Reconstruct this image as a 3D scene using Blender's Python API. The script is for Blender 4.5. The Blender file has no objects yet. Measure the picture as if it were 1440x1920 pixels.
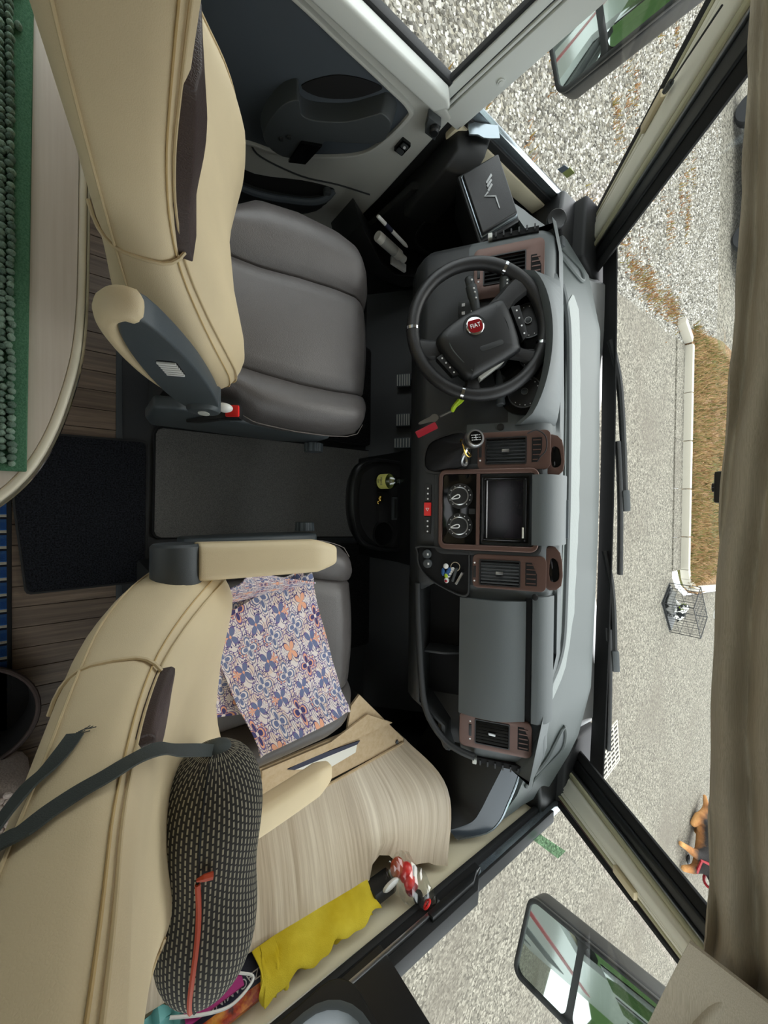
import bpy, bmesh, math, random
import numpy as np
from mathutils import Vector, Matrix
random.seed(7); rng = np.random.default_rng(7)
SC = bpy.context.scene
COL = SC.collection

# ------------------------------------------------------------ camera
# eye 1.42 m over the cab floor, looking forward and 52 degrees down,
# phone held sideways (world-left is the top of the picture)
FW = Vector((0.01289344, 0.61552645, -0.78801075))
RT = Vector((0.99987, -0.000312, 0.016116)).normalized()
UP = RT.cross(FW).normalized()
cd = bpy.data.cameras.new('camera'); cam = bpy.data.objects.new('camera', cd); COL.objects.link(cam)
cam.matrix_world = Matrix(((UP.x, -RT.x, -FW.x, 0), (UP.y, -RT.y, -FW.y, 0), (UP.z, -RT.z, -FW.z, 1.42), (0, 0, 0, 1)))
cd.sensor_fit = 'VERTICAL'; cd.sensor_height = 36.0; cd.lens = 721.0 / 1920 * 36; cd.clip_start = 0.01; cd.clip_end = 300
SC.camera = cam

# ------------------------------------------------------------ sky, sun, exposure
w = bpy.data.worlds.new('overcast_sky'); SC.world = w; w.use_nodes = True
bg = w.node_tree.nodes['Background']; bg.inputs[0].default_value = (0.93, 0.97, 1.0, 1); bg.inputs[1].default_value = 3.3
sl = bpy.data.lights.new('sun', 'SUN'); sl.energy = 1.5; sl.angle = math.radians(40); sl.color = (1, 0.95, 0.87)
so = bpy.data.objects.new('sun', sl); COL.objects.link(so); so.rotation_euler = (math.radians(50), 0, math.radians(196))
SC.view_settings.view_transform = 'Standard'; SC.view_settings.look = 'None'
SC.view_settings.gamma = 1; SC.view_settings.use_curve_mapping = False; SC.view_settings.exposure = 0.0

# ------------------------------------------------------------ materials
MATS = {}
def srgb(r, g, b):
    f = lambda c: (c / 255 / 12.92) if c <= 10 else (((c / 255) + 0.055) / 1.055) ** 2.4
    return (f(r), f(g), f(b), 1)
class NT:
    def __init__(s, m): s.t = m.node_tree; s.p = s.t.nodes['Principled BSDF']
    def n(s, typ, **k):
        x = s.t.nodes.new(typ)
        for a, v in k.items():
            if hasattr(x, a): setattr(x, a, v)
        return x
    def l(s, a, b): s.t.links.new(a, b)
    def math(s, op, a, b=None, c=None):
        x = s.t.nodes.new('ShaderNodeMath'); x.operation = op
        for i, v in enumerate((a, b, c)):
            if v is None: continue
            if isinstance(v, (int, float)): x.inputs[i].default_value = v
            else: s.l(v, x.inputs[i])
        return x.outputs[0]
    def ramp(s, fac, stops, interp='LINEAR'):
        x = s.t.nodes.new('ShaderNodeValToRGB'); x.color_ramp.interpolation = interp
        e = x.color_ramp.elements
        while len(e) < len(stops): e.new(0.5)
        for i, (p, c) in enumerate(stops): e[i].position = p; e[i].color = c
        s.l(fac, x.inputs[0]); return x.outputs[0]
    def mix(s, fac, a, b):
        x = s.t.nodes.new('ShaderNodeMix'); x.data_type = 'RGBA'
        for i, v in ((0, fac), (6, a), (7, b)):
            if isinstance(v, (int, float)): x.inputs[i].default_value = v
            elif isinstance(v, tuple): x.inputs[i].default_value = v
            else: s.l(v, x.inputs[i])
        return x.outputs[2]
    def coord(s, kind='Object', scale=(1, 1, 1), rot=(0, 0, 0)):
        c = s.t.nodes.new('ShaderNodeTexCoord'); m = s.t.nodes.new('ShaderNodeMapping')
        m.inputs['Scale'].default_value = scale; m.inputs['Rotation'].default_value = rot
        s.l(c.outputs[kind], m.inputs[0]); return m.outputs[0]
    def noise(s, vec, scale, detail=3, rough=0.6):
        x = s.t.nodes.new('ShaderNodeTexNoise'); x.inputs['Scale'].default_value = scale
        x.inputs['Detail'].default_value = detail; x.inputs['Roughness'].default_value = rough
        s.l(vec, x.inputs['Vector']); return x.outputs['Fac']
    def vor(s, vec, scale, feature='F1', out='Distance', rnd=1.0):
        x = s.t.nodes.new('ShaderNodeTexVoronoi'); x.feature = feature; x.inputs['Scale'].default_value = scale
        x.inputs['Randomness'].default_value = rnd
        s.l(vec, x.inputs['Vector']); return x.outputs[out]
    def bump(s, h, strength, dist=0.002):
        x = s.t.nodes.new('ShaderNodeBump'); x.inputs['Strength'].default_value = strength; x.inputs['Distance'].default_value = dist
        s.l(h, x.inputs['Height']); s.l(x.outputs[0], s.p.inputs['Normal'])
def new(name, col=(0.5, 0.5, 0.5, 1), rough=0.5, metal=0, spec=0.5):
    m = bpy.data.materials.new(name); m.use_nodes = True
    t = NT(m); t.p.inputs['Base Color'].default_value = col; t.p.inputs['Roughness'].default_value = rough
    t.p.inputs['Metallic'].default_value = metal; t.p.inputs['Specular IOR Level'].default_value = spec
    m.diffuse_color = col; MATS[name] = m; return t
def plastic(name, rgb, rough=0.5, grain=0.0, scale=900, metal=0, spec=0.5):
    t = new(name, srgb(*rgb), rough, metal, spec)
    if grain: t.bump(t.noise(t.coord(), scale, 2), grain, 0.001)
    return t
def leather(name, rgb, rough=0.45, scale=330, strength=0.35, var=0.06):
    t = new(name, srgb(*rgb), rough); v = t.coord()
    c = srgb(*rgb); d = tuple(x * (1 - var * 3) for x in c[:3]) + (1,)
    t.l(t.ramp(t.noise(v, 7, 3), [(0.3, d), (0.7, c)]), t.p.inputs['Base Color'])
    cell = t.vor(v, scale, 'DISTANCE_TO_EDGE'); t.bump(t.math('MINIMUM', cell, 0.25), strength, 0.0015)
    return t
leather('cream_leather', (216, 197, 160), 0.5, 520, 0.22, 0.03)
leather('grey_leather', (88, 84, 83), 0.33, 360, 0.4, 0.06)
leather('brown_leather', (66, 52, 48), 0.45, 360, 0.4)
leather('black_leather', (34, 34, 35), 0.4, 420, 0.35)
plastic('cream_piping', (200, 180, 142), 0.6); plastic('cream_thread', (196, 168, 118), 0.8); plastic('pale_thread', (130, 122, 118), 0.8)
plastic('dash_grey', (82, 87, 88), 0.55, 0.25, 700); plastic('dash_dark', (38, 40, 41), 0.55, 0.25, 700)
plastic('dash_light', (72, 78, 77), 0.5, 0.2, 600); plastic('black_plastic', (20, 21, 22), 0.45, 0.15, 800)
plastic('gloss_black', (10, 11, 12), 0.08, spec=0.3); plastic('matt_black', (10, 10, 11), 0.9); plastic('rubber', (24, 25, 26), 0.7, 0.2, 500)
plastic('dark_grey', (62, 66, 68), 0.5, 0.2, 800); plastic('slate_grey', (72, 79, 83), 0.42, 0.2, 900)
plastic('trim_grey', (182, 183, 176), 0.5, 0.15, 500); plastic('trim_light', (206, 209, 203), 0.45)
plastic('door_dark', (66, 73, 80), 0.65, 0.3, 1200)
plastic('chrome', (215, 217, 220), 0.12, metal=1); plastic('satin_metal', (165, 166, 166), 0.3, metal=1); plastic('gold', (205, 170, 90), 0.25, metal=1)
plastic('steel', (110, 112, 114), 0.35, metal=1); plastic('silver_strip', (150, 160, 166), 0.25, metal=0.8)
plastic('white_paint', (176, 178, 178), 0.25); plastic('cream_wall', (232, 222, 192), 0.55, 0.08, 300); plastic('cream_trim', (234, 230, 214), 0.45)
plastic('olive_rail', (178, 174, 142), 0.4); plastic('beige_clip', (205, 190, 155), 0.5); plastic('red_brown', (70, 42, 36), 0.4)
plastic('red_button', (225, 40, 38), 0.35); plastic('white_plastic', (228, 228, 224), 0.35); plastic('white_print', (235, 235, 235), 0.5)
plastic('dark_red', (150, 22, 34), 0.45, 0.2, 300); plastic('lime', (170, 200, 40), 0.35); plastic('blue', (44, 92, 150), 0.5); plastic('teal_bag', (120, 190, 190), 0.4)
plastic('orange', (172, 62, 28), 0.7); plastic('navy', (40, 44, 66), 0.6); plastic('magenta', (168, 40, 120), 0.45); plastic('paper', (232, 230, 220), 0.7)
plastic('yellow', (208, 204, 112), 0.6); plastic('emblem_red', (130, 20, 26), 0.2); plastic('claret', (150, 24, 40), 0.4)
plastic('webbing', (52, 58, 56), 0.7, 0.5, 900); plastic('wire', (40, 40, 42), 0.5, metal=0.4); plastic('concrete', (176, 170, 156), 0.9, 0.5, 60); plastic('tyre', (36, 37, 39), 0.85)
plastic('hedge_green', (58, 82, 40), 0.9, 1.0, 12); plastic('car_grey', (96, 108, 108), 0.3)
t = new('vent_brown', srgb(96, 72, 64), 0.38, 0.35); t.bump(t.noise(t.coord(), 1500, 2), 0.15, 0.001)
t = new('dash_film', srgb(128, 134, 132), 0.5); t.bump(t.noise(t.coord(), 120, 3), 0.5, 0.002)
# dark display glass
t = new('screen', srgb(12, 11, 15), 0.12, spec=0.18); t.l(t.ramp(t.noise(t.coord(scale=(1, 1, 1)), 14, 3), [(0.45, srgb(10, 10, 13)), (0.75, srgb(26, 20, 26))]), t.p.inputs['Base Color'])
# wood floor strips
t = new('floor_wood', rough=0.45); v = t.coord('Object', (60, 2.2, 40)); oi = t.n('ShaderNodeObjectInfo')
va = t.n('ShaderNodeVectorMath'); va.operation = 'ADD'; t.l(v, va.inputs[0]); cx_ = t.n('ShaderNodeCombineXYZ'); t.l(t.math('MULTIPLY', oi.outputs['Random'], 37.0), cx_.inputs[1]); t.l(cx_.outputs[0], va.inputs[1])
g = t.noise(va.outputs[0], 1.6, 5, 0.65)
base = t.ramp(g, [(0.25, srgb(82, 68, 57)), (0.5, srgb(122, 104, 88)), (0.75, srgb(154, 134, 114))])
t.l(t.mix(t.math('MULTIPLY', oi.outputs['Random'], 0.35), base, srgb(70, 58, 50)), t.p.inputs['Base Color']); t.bump(g, 0.2, 0.001)
# pale laminate of the side cabinet (uv: u across the grain)
t = new('pale_oak', rough=0.35); v = t.coord('UV', (130, 2.6, 1)); v2 = t.coord('UV', (16, 1.1, 1))
g = t.math('ADD', t.math('MULTIPLY', t.noise(v, 1.0, 5, 0.7), 0.6), t.math('MULTIPLY', t.noise(v2, 1.0, 4, 0.6), 0.5))
t.l(t.ramp(g, [(0.32, srgb(138, 120, 98)), (0.5, srgb(190, 174, 150)), (0.7, srgb(222, 210, 188))]), t.p.inputs['Base Color']); t.bump(g, 0.15, 0.001)
# carpets
def carpet(name, a, b, scale, strength=1.0):
    t = new(name, rough=0.95, spec=0.15); v = t.coord(); n = t.noise(v, scale, 3, 0.7)
    t.l(t.ramp(n, [(0.35, srgb(*a)), (0.62, srgb(*b))]), t.p.inputs['Base Color']); t.bump(n, strength, 0.006)
carpet('tuft_carpet', (8, 9, 12), (46, 48, 54), 260); carpet('cab_carpet', (92, 92, 90), (124, 123, 119), 420, 0.5); carpet('footwell_carpet', (14, 14, 15), (44, 44, 46), 300)
carpet('felt', (190, 166, 132), (200, 178, 146), 60, 0.08); carpet('cream_knit', (196, 180, 172), (226, 212, 204), 220, 0.6)
t = new('cab_rubber', srgb(48, 50, 52), 0.5); t.bump(t.noise(t.coord(), 300, 2), 0.3, 0.002)
# tabletop laminate, green chenille
t = new('table_top', srgb(212, 200, 184), 0.3); t.l(t.ramp(t.noise(t.coord('Object', (3, 90, 1)), 2, 3), [(0.35, srgb(208, 195, 180)), (0.65, srgb(214, 202, 188))]), t.p.inputs['Base Color'])
plastic('table_edge', (226, 218, 196), 0.3)
carpet('green_felt', (66, 106, 80), (88, 130, 102), 500, 0.4)
t = new('green_chenille', rough=0.9, spec=0.2); gi = t.n('ShaderNodeNewGeometry')
t.l(t.ramp(gi.outputs['Random Per Island'], [(0, srgb(88, 110, 96)), (1, srgb(138, 162, 144))]), t.p.inputs['Base Color']); t.bump(t.noise(t.coord(), 900, 2), 0.8, 0.002)
# curtain cloth
t = new('curtain_cloth', srgb(150, 140, 122), 0.85, spec=0.2); v = t.coord('Object', (6, 400, 400)); n = t.noise(v, 2, 3)
t.l(t.ramp(n, [(0.3, srgb(172, 162, 144)), (0.7, srgb(196, 186, 168))]), t.p.inputs['Base Color']); t.bump(n, 0.2, 0.001)
# glass: thin pane, clear with a faint gloss
m = bpy.data.materials.new('clear_glass'); m.use_nodes = True; nt = m.node_tree; nt.nodes.clear()
o_ = nt.nodes.new('ShaderNodeOutputMaterial'); mx = nt.nodes.new('ShaderNodeMixShader'); tr = nt.nodes.new('ShaderNodeBsdfTransparent'); gl = nt.nodes.new('ShaderNodeBsdfGlossy')
tr.inputs[0].default_value = (0.97, 0.985, 0.975, 1); gl.inputs['Roughness'].default_value = 0.02; mx.inputs[0].default_value = 0.035
nt.links.new(tr.outputs[0], mx.inputs[1]); nt.links.new(gl.outputs[0], mx.inputs[2]); nt.links.new(mx.outputs[0], o_.inputs[0]); MATS['clear_glass'] = m
m = m.copy(); m.name = 'plastic_film'; m.node_tree.nodes['Mix Shader'].inputs[0].default_value = 0.14; m.node_tree.nodes['Glossy BSDF'].inputs['Roughness'].default_value = 0.12; MATS['plastic_film'] = m
m = MATS['clear_glass'].copy(); m.name = 'clear_bottle'; m.node_tree.nodes['Transparent BSDF'].inputs[0].default_value = (0.8, 0.86, 0.82, 1); m.node_tree.nodes['Mix Shader'].inputs[0].default_value = 0.16; m.node_tree.nodes['Glossy BSDF'].inputs['Roughness'].default_value = 0.08; MATS['clear_bottle'] = m
m = MATS['clear_glass'].copy(); m.name = 'green_film'; m.node_tree.nodes['Transparent BSDF'].inputs[0].default_value = (0.62, 0.82, 0.68, 1); MATS['green_film'] = m
t = new('mirror', srgb(176, 186, 180), 0.015, 1.0)
# outdoors
def ground(name, stops, scale, strength=0.8, big=None):
    stops = [(p_, tuple(x * y_ for x, y_ in zip(c_[:3], (.68, .66, .62))) + (1,)) for p_, c_ in stops]
    t = new(name, rough=0.95, spec=0.2); v = t.coord(); n = t.vor(v, scale, 'F1', 'Color'); s = t.n('ShaderNodeSeparateColor'); t.l(n, s.inputs[0])
    c = t.ramp(s.outputs[0], stops)
    if big: c = t.mix(t.ramp(t.noise(v, big[1], 4, 0.6), [(big[2], (0, 0, 0, 1)), (big[3], (1, 1, 1, 1))]), c, tuple(x * .60 for x in srgb(*big[0])[:3]) + (1,))
    t.l(c, t.p.inputs['Base Color']); t.bump(t.vor(v, scale, 'F1'), strength, 0.02); return t
ground('asphalt', [(0, srgb(92, 89, 82)), (0.3, srgb(124, 120, 112)), (0.75, srgb(150, 146, 136)), (1, srgb(182, 178, 167))], 55, 0.4, ((132, 124, 112), 0.6, 0.5, 0.75))
ground('gravel_bed', [(0, srgb(80, 77, 70)), (0.4, srgb(128, 124, 114)), (0.8, srgb(168, 164, 152)), (1, srgb(192, 188, 178))], 34, 1.0, ((140, 112, 78), 1.1, 0.62, 0.75))
plastic('piano_sheen', (64, 72, 80), 0.18)  # piano black, lightened so its colour holds the reflected sky
plastic('sticker_blue', (104, 116, 128), 0.5); plastic('sticker_green', (158, 168, 104), 0.5)
ground('verge_soil', [(0, srgb(104, 80, 56)), (0.5, srgb(150, 116, 82)), (1, srgb(184, 152, 112))], 40, 0.8, ((112, 118, 66), 0.7, 0.5, 0.65))
t = new('gravel_stone', rough=0.9, spec=0.25); gi = t.n('ShaderNodeNewGeometry')
t.l(t.ramp(gi.outputs['Random Per Island'], [(0, srgb(64, 61, 56)), (0.3, srgb(112, 108, 99)), (0.7, srgb(148, 144, 135)), (1, srgb(190, 187, 178))]), t.p.inputs['Base Color'])
t = new('dry_grass', rough=0.9, spec=0.1); gi = t.n('ShaderNodeNewGeometry')
t.l(t.ramp(gi.outputs['Random Per Island'], [(0, srgb(84, 92, 44)), (0.25, srgb(120, 110, 64)), (0.6, srgb(140, 108, 72)), (1, srgb(164, 136, 96))]), t.p.inputs['Base Color'])
t = new('weed', rough=0.9, spec=0.1); gi = t.n('ShaderNodeNewGeometry')
t.l(t.ramp(gi.outputs['Random Per Island'], [(0, srgb(120, 120, 60)), (0.5, srgb(150, 112, 70)), (1, srgb(128, 84, 56))]), t.p.inputs['Base Color'])
# ------------------------------------------------------------ mesh toolkit
V = Vector
def basis(n, up=(0, 0, 1)):
    n = V(n).normalized(); u = V(up); x = u.cross(n)
    if x.length < 1e-5: x = V((1, 0, 0))
    x.normalize(); y = n.cross(x); return x, y, n
class Frame:                      # local plane: a along ex, b along ey, c along ez (out of the surface)
    def __init__(s, o, ex, ey, ez=None):
        s.o = V(o); s.x = V(ex).normalized(); s.y = V(ey).normalized(); s.z = V(ez).normalized() if ez else s.x.cross(s.y).normalized()
    def p(s, a, b, c=0): return s.o + s.x * a + s.y * b + s.z * c
    def at(s, a, b, c=0): return Frame(s.p(a, b, c), s.x, s.y, s.z)
    def rot(s, ang):
        c, n = math.cos(ang), math.sin(ang); return Frame(s.o, s.x * c + s.y * n, s.y * c - s.x * n, s.z)
WORLD = Frame((0, 0, 0), (1, 0, 0), (0, 1, 0))
class MB:
    def __init__(s): s.v = []; s.f = []; s.uv = {}
    def add(s, vs, fs):
        o = len(s.v); s.v += [V(p) for p in vs]; s.f += [tuple(i + o for i in f) for f in fs]; return o
    def box(s, c, d, fr=WORLD):
        c = V(c); h = [x / 2 for x in d]
        P = [fr.p(c.x + i * h[0], c.y + j * h[1], c.z + k * h[2]) for k in (-1, 1) for j in (-1, 1) for i in (-1, 1)]
        s.add(P, [(0, 2, 3, 1), (4, 5, 7, 6), (0, 1, 5, 4), (2, 6, 7, 3), (0, 4, 6, 2), (1, 3, 7, 5)]); return s
    def prism(s, poly, c0, c1, fr=WORLD, top=None):      # polygon (a,b) extruded from c0 to c1; 'top' may differ
        n = len(poly); top = top or poly
        ar = sum(poly[i][0] * poly[(i + 1) % n][1] - poly[(i + 1) % n][0] * poly[i][1] for i in range(n))
        if ar < 0: poly = poly[::-1]; top = top[::-1]
        s.add([fr.p(a, b, c0) for a, b in poly] + [fr.p(a, b, c1) for a, b in top],
              [tuple(range(n - 1, -1, -1)), tuple(range(n, 2 * n))] + [(i, (i + 1) % n, n + (i + 1) % n, n + i) for i in range(n)]); return s
    def ringprism(s, outer, inner, c0, c1, fr=WORLD):    # frame with a hole, same point count
        n = len(outer); P = [fr.p(a, b, c) for c in (c0, c1) for L in (outer, inner) for a, b in L]
        F = []
        for i in range(n):
            j = (i + 1) % n
            F += [(2 * n + i, 2 * n + j, 3 * n + j, 3 * n + i), (i, n + i, n + j, j), (i, j, 2 * n + j, 2 * n + i), (n + i, 3 * n + i, 3 * n + j, n + j)]
        ar = sum(outer[i][0] * outer[(i + 1) % n][1] - outer[(i + 1) % n][0] * outer[i][1] for i in range(n))
        if ar < 0: F = [f[::-1] for f in F]
        s.add(P, F); return s
    def loft(s, rings, caps=True, closed=True):
        n = len(rings[0]); o = s.add([p for r in rings for p in r], [])
        F = []
        for k in range(len(rings) - 1):
            for i in range(n if closed else n - 1):
                j = (i + 1) % n; F.append((o + k * n + i, o + k * n + j, o + (k + 1) * n + j, o + (k + 1) * n + i))
        if caps and closed: F += [tuple(o + i for i in range(n - 1, -1, -1)), tuple(o + (len(rings) - 1) * n + i for i in range(n))]
        s.f += F; return s
    def tube(s, path, r, seg=8, caps=True, closed=False):
        P = [V(p) for p in path]; n = len(P); R = r if isinstance(r, (list, tuple)) else [r] * n
        rings = []; prev = None
        for i in range(n):
            a = P[(i - 1) % n] if closed or i else P[0]; b = P[(i + 1) % n] if closed or i < n - 1 else P[-1]
            d = (b - a).normalized()
            if prev is None:
                x = d.cross(V((0, 0, 1)));  x = x if x.length > 0.05 else d.cross(V((0, 1, 0)))
            else: x = prev - d * prev.dot(d)
            x.normalize(); prev = x; y = d.cross(x)
            rings.append([P[i] + (x * math.cos(q) + y * math.sin(q)) * R[i] for q in [2 * math.pi * k / seg for k in range(seg)]])
        if closed: rings.append(rings[0])
        return s.loft(rings, caps and not closed)
    def lathe(s, prof, fr=WORLD, seg=24, caps=True):     # profile (radius, height along fr.z)
        rings = [[fr.p(r * math.cos(2 * math.pi * k / seg), r * math.sin(2 * math.pi * k / seg), h) for k in range(seg)] for r, h in prof]
        return s.loft(rings, caps)
    def ball(s, c, r, fr=WORLD, seg=16, rings=10):
        r = r if isinstance(r, (list, tuple)) else (r, r, r); c = V(c); R = []
        for i in range(1, rings):
            th = math.pi * i / rings
            R.append([fr.p(c.x + r[0] * math.sin(th) * math.cos(2 * math.pi * k / seg), c.y + r[1] * math.sin(th) * math.sin(2 * math.pi * k / seg), c.z - r[2] * math.cos(th)) for k in range(seg)])
        o = len(s.v); s.loft(R, False)
        b = s.add([fr.p(c.x, c.y, c.z - r[2]), fr.p(c.x, c.y, c.z + r[2])], [])
        for k in range(seg): s.f.append((b, o + (k + 1) % seg, o + k)); s.f.append((b + 1, o + (rings - 2) * seg + k, o + (rings - 2) * seg + (k + 1) % seg))
        return s
    def sheet(s, grid, th=0.0, uv=None):                 # grid[i][j] points; solid with thickness th along -normal
        n, m = len(grid), len(grid[0]); g = [[V(p) for p in r] for r in grid]
        o = s.add([p for r in g for p in r], [(i * m + j, i * m + j + 1, (i + 1) * m + j + 1, (i + 1) * m + j) for i in range(n - 1) for j in range(m - 1)])
        if uv:
            for i in range(n):
                for j in range(m): s.uv[o + i * m + j] = uv(i / (n - 1), j / (m - 1))
        if th:
            N = []
            for i in range(n):
                for j in range(m):
                    a = g[min(i + 1, n - 1)][j] - g[max(i - 1, 0)][j]; b = g[i][min(j + 1, m - 1)] - g[i][max(j - 1, 0)]
                    q = b.cross(a); N.append(q.normalized() if q.length > 1e-9 else V((0, 0, 1)))
            o2 = s.add([g[i][j] - N[i * m + j] * th * -1 for i in range(n) for j in range(m)], [(i * m + j, (i + 1) * m + j, (i + 1) * m + j + 1, i * m + j + 1) for i in range(n - 1) for j in range(m - 1)])
            if uv:
                for i in range(n):
                    for j in range(m): s.uv[o2 + i * m + j] = uv(i / (n - 1), j / (m - 1))
            bd = [(0, j) for j in range(m)] + [(i, m - 1) for i in range(1, n)] + [(n - 1, j) for j in range(m - 2, -1, -1)] + [(i, 0) for i in range(n - 2, 0, -1)]
            for k in range(len(bd)):
                a = bd[k]; b = bd[(k + 1) % len(bd)]; A = a[0] * m + a[1]; B = b[0] * m + b[1]; s.f.append((o + B, o + A, o2 + A, o2 + B))
        return s
    def ribbon(s, path, wdir, w, th):
        g = [[V(p) - V(d) * (w / 2), V(p) + V(d) * (w / 2)] for p, d in zip(path, wdir)]
        return s.sheet(g, th)
    def build(s, name, mat, parent=None, bevel=0, seg=2, smooth=True, angle=38, subsurf=0):
        base = V((0, 0, 0))
        if parent is not None:
            q = parent
            while q is not None: base += q.location; q = q.parent
        me = bpy.data.meshes.new(name); me.from_pydata([tuple(p - base) for p in s.v], [], s.f); me.validate()
        if s.uv:
            l = me.uv_layers.new(name='UVMap')
            for lp in me.loops:
                if lp.vertex_index in s.uv: l.data[lp.index].uv = s.uv[lp.vertex_index]
        bm = bmesh.new(); bm.from_mesh(me); bmesh.ops.recalc_face_normals(bm, faces=bm.faces)
        if bevel:
            ed = [e for e in bm.edges if len(e.link_faces) == 2 and e.calc_face_angle(0) > 0.6]
            if ed: bmesh.ops.bevel(bm, geom=ed, offset=bevel, segments=seg, affect='EDGES', profile=0.6, clamp_overlap=True)
        bm.to_mesh(me); bm.free()
        if smooth: me.shade_smooth(); me.set_sharp_from_angle(angle=math.radians(angle))
        me.materials.append(MATS[mat]); o = bpy.data.objects.new(name, me); COL.objects.link(o)
        if parent is not None: o.parent = parent
        if subsurf:
            sm = o.modifiers.new('subdivision', 'SUBSURF'); sm.levels = subsurf; sm.render_levels = subsurf
        return o
def tag(o, label=None, cat=None, group=None, kind=None):
    if label: o['label'] = label
    if cat: o['category'] = cat
    if group: o['group'] = group
    if kind: o['kind'] = kind
    return o
def thing(name, loc, label, cat, group=None):
    o = bpy.data.objects.new(name, None); o.empty_display_size = 0.05; COL.objects.link(o); o.location = loc
    return tag(o, label, cat, group)
def struct(o): o['kind'] = 'structure'; return o
def box(c, d, fr=WORLD): return MB().box(c, d, fr)
def rrect(x0, x1, y0, y1, r, n=4):
    P = []
    for cx, cy, a0 in ((x1 - r, y1 - r, 0), (x0 + r, y1 - r, 90), (x0 + r, y0 + r, 180), (x1 - r, y0 + r, 270)):
        for k in range(n + 1):
            a = math.radians(a0 + 90 * k / n); P.append((cx + r * math.cos(a), cy + r * math.sin(a)))
    return P
def circ(cx, cy, r, n=24, ry=None): return [(cx + r * math.cos(2 * math.pi * k / n), cy + (ry or r) * math.sin(2 * math.pi * k / n)) for k in range(n)]
def smooth_path(pts, n=6, closed=False):                 # Catmull-Rom
    P = [V(p) for p in pts]; out = []; m = len(P)
    for i in range(m if closed else m - 1):
        if closed: a, b, c, d = P[i - 1], P[i], P[(i + 1) % m], P[(i + 2) % m]
        else: a, b, c, d = P[max(i - 1, 0)], P[i], P[i + 1], P[min(i + 2, m - 1)]
        for k in range(n):
            u = k / n; out.append(0.5 * ((2 * b) + (c - a) * u + (2 * a - 5 * b + 4 * c - d) * u * u + (3 * b - a - 3 * c + d) * u ** 3))
    if not closed: out.append(P[-1])
    return out
def sm2(pts, n=5, closed=True): return [(p.x, p.y) for p in smooth_path([(a, b, 0) for a, b in pts], n, closed)]
def interp(x, xs, ys): return float(np.interp(x, xs, ys))
def hermite(xs, ys, n):                                  # smooth samples of ys over xs
    P = smooth_path([(x, y, 0) for x, y in zip(xs, ys)], 10); return np.interp(np.linspace(xs[0], xs[-1], n), [p.x for p in P], [p.y for p in P])
def text(body, fr, size, depth, name, mat, parent, align='CENTER', squeeze=1.0, shear=0.0):
    cu = bpy.data.curves.new('t', 'FONT'); cu.body = body; cu.size = size; cu.extrude = depth; cu.align_x = align; cu.align_y = 'CENTER'; cu.shear = shear; cu.resolution_u = 3
    ob = bpy.data.objects.new('t', cu); COL.objects.link(ob); dg = bpy.context.evaluated_depsgraph_get(); dg.update()
    me = bpy.data.meshes.new_from_object(ob.evaluated_get(dg)); bpy.data.objects.remove(ob)
    b = MB(); b.add([fr.p(v.co.x * squeeze, v.co.y, v.co.z) for v in me.vertices], [tuple(p.vertices) for p in me.polygons])
    bpy.data.meshes.remove(me); return b.build(name, mat, parent, smooth=False)
def copy_tree(o, parent=None, dx=None):
    c = o.copy(); COL.objects.link(c); c.parent = parent
    for ch in list(o.children): copy_tree(ch, c)
    return c
# ------------------------------------------------------------ the setting: floor, walls, pillars, windows
XL, XR = -1.13, 1.07
def yzF(x, s=1): return Frame((x, 0, 0), (0, 1, 0), (0, 0, 1), (s, 0, 0))      # wall plane: a = y, b = z, c = outwards along x*s
fl = struct(box((-0.03, -1.17, -0.02), (2.2, 2.5, 0.03)).build('floor', 'matt_black'))
pw = 0.056; pm = None
for i in range(39):
    x = -1.12 + i * pw
    for k, (y0, y1) in enumerate(((-1.0, -0.38 + 0.27 * ((i * 7) % 5) / 5), (-0.38 + 0.27 * ((i * 7) % 5) / 5, 0.078))):
        MB().box((x + pw / 2, (y0 + y1) / 2, -0.002), (pw - 0.0016, y1 - y0 - 0.0016, 0.006)).build('plank', 'floor_wood', fl, bevel=0.0006, seg=1)
cf = struct(box((-0.03, 0.73, -0.03), (2.2, 1.3, 0.06)).build('floor_cab', 'cab_rubber'))
box((-0.03, 0.085, 0.0015), (2.1, 0.016, 0.006)).build('threshold', 'dark_grey', cf, bevel=0.002)
for i in range(9): box((-0.62, 0.74 + i * 0.026, 0.004), (0.34, 0.010, 0.01)).build('floor_rib', 'cab_rubber', cf, bevel=0.002)
# firewall below the dash and the cab side trims
fw_ = struct(box((-0.03, 1.36, 0.33), (2.24, 0.03, 0.72)).build('wall_front', 'dash_dark'))
MB().prism([(1.0, 0.0), (1.35, 0.0), (1.35, 0.42)], -0.95, 0.9, Frame((0, 0, 0), (0, 1, 0), (0, 0, 1), (1, 0, 0))).build('toe_board', 'cab_rubber', fw_)
# ---- left wall with the driver's door
wl = struct(MB().prism([(-1.3, 0.0), (1.4, 0.0), (1.4, 0.69), (-1.3, 0.683)], 0.0, 0.04, yzF(XL, -1)).build('wall_left', 'dash_dark'))
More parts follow.
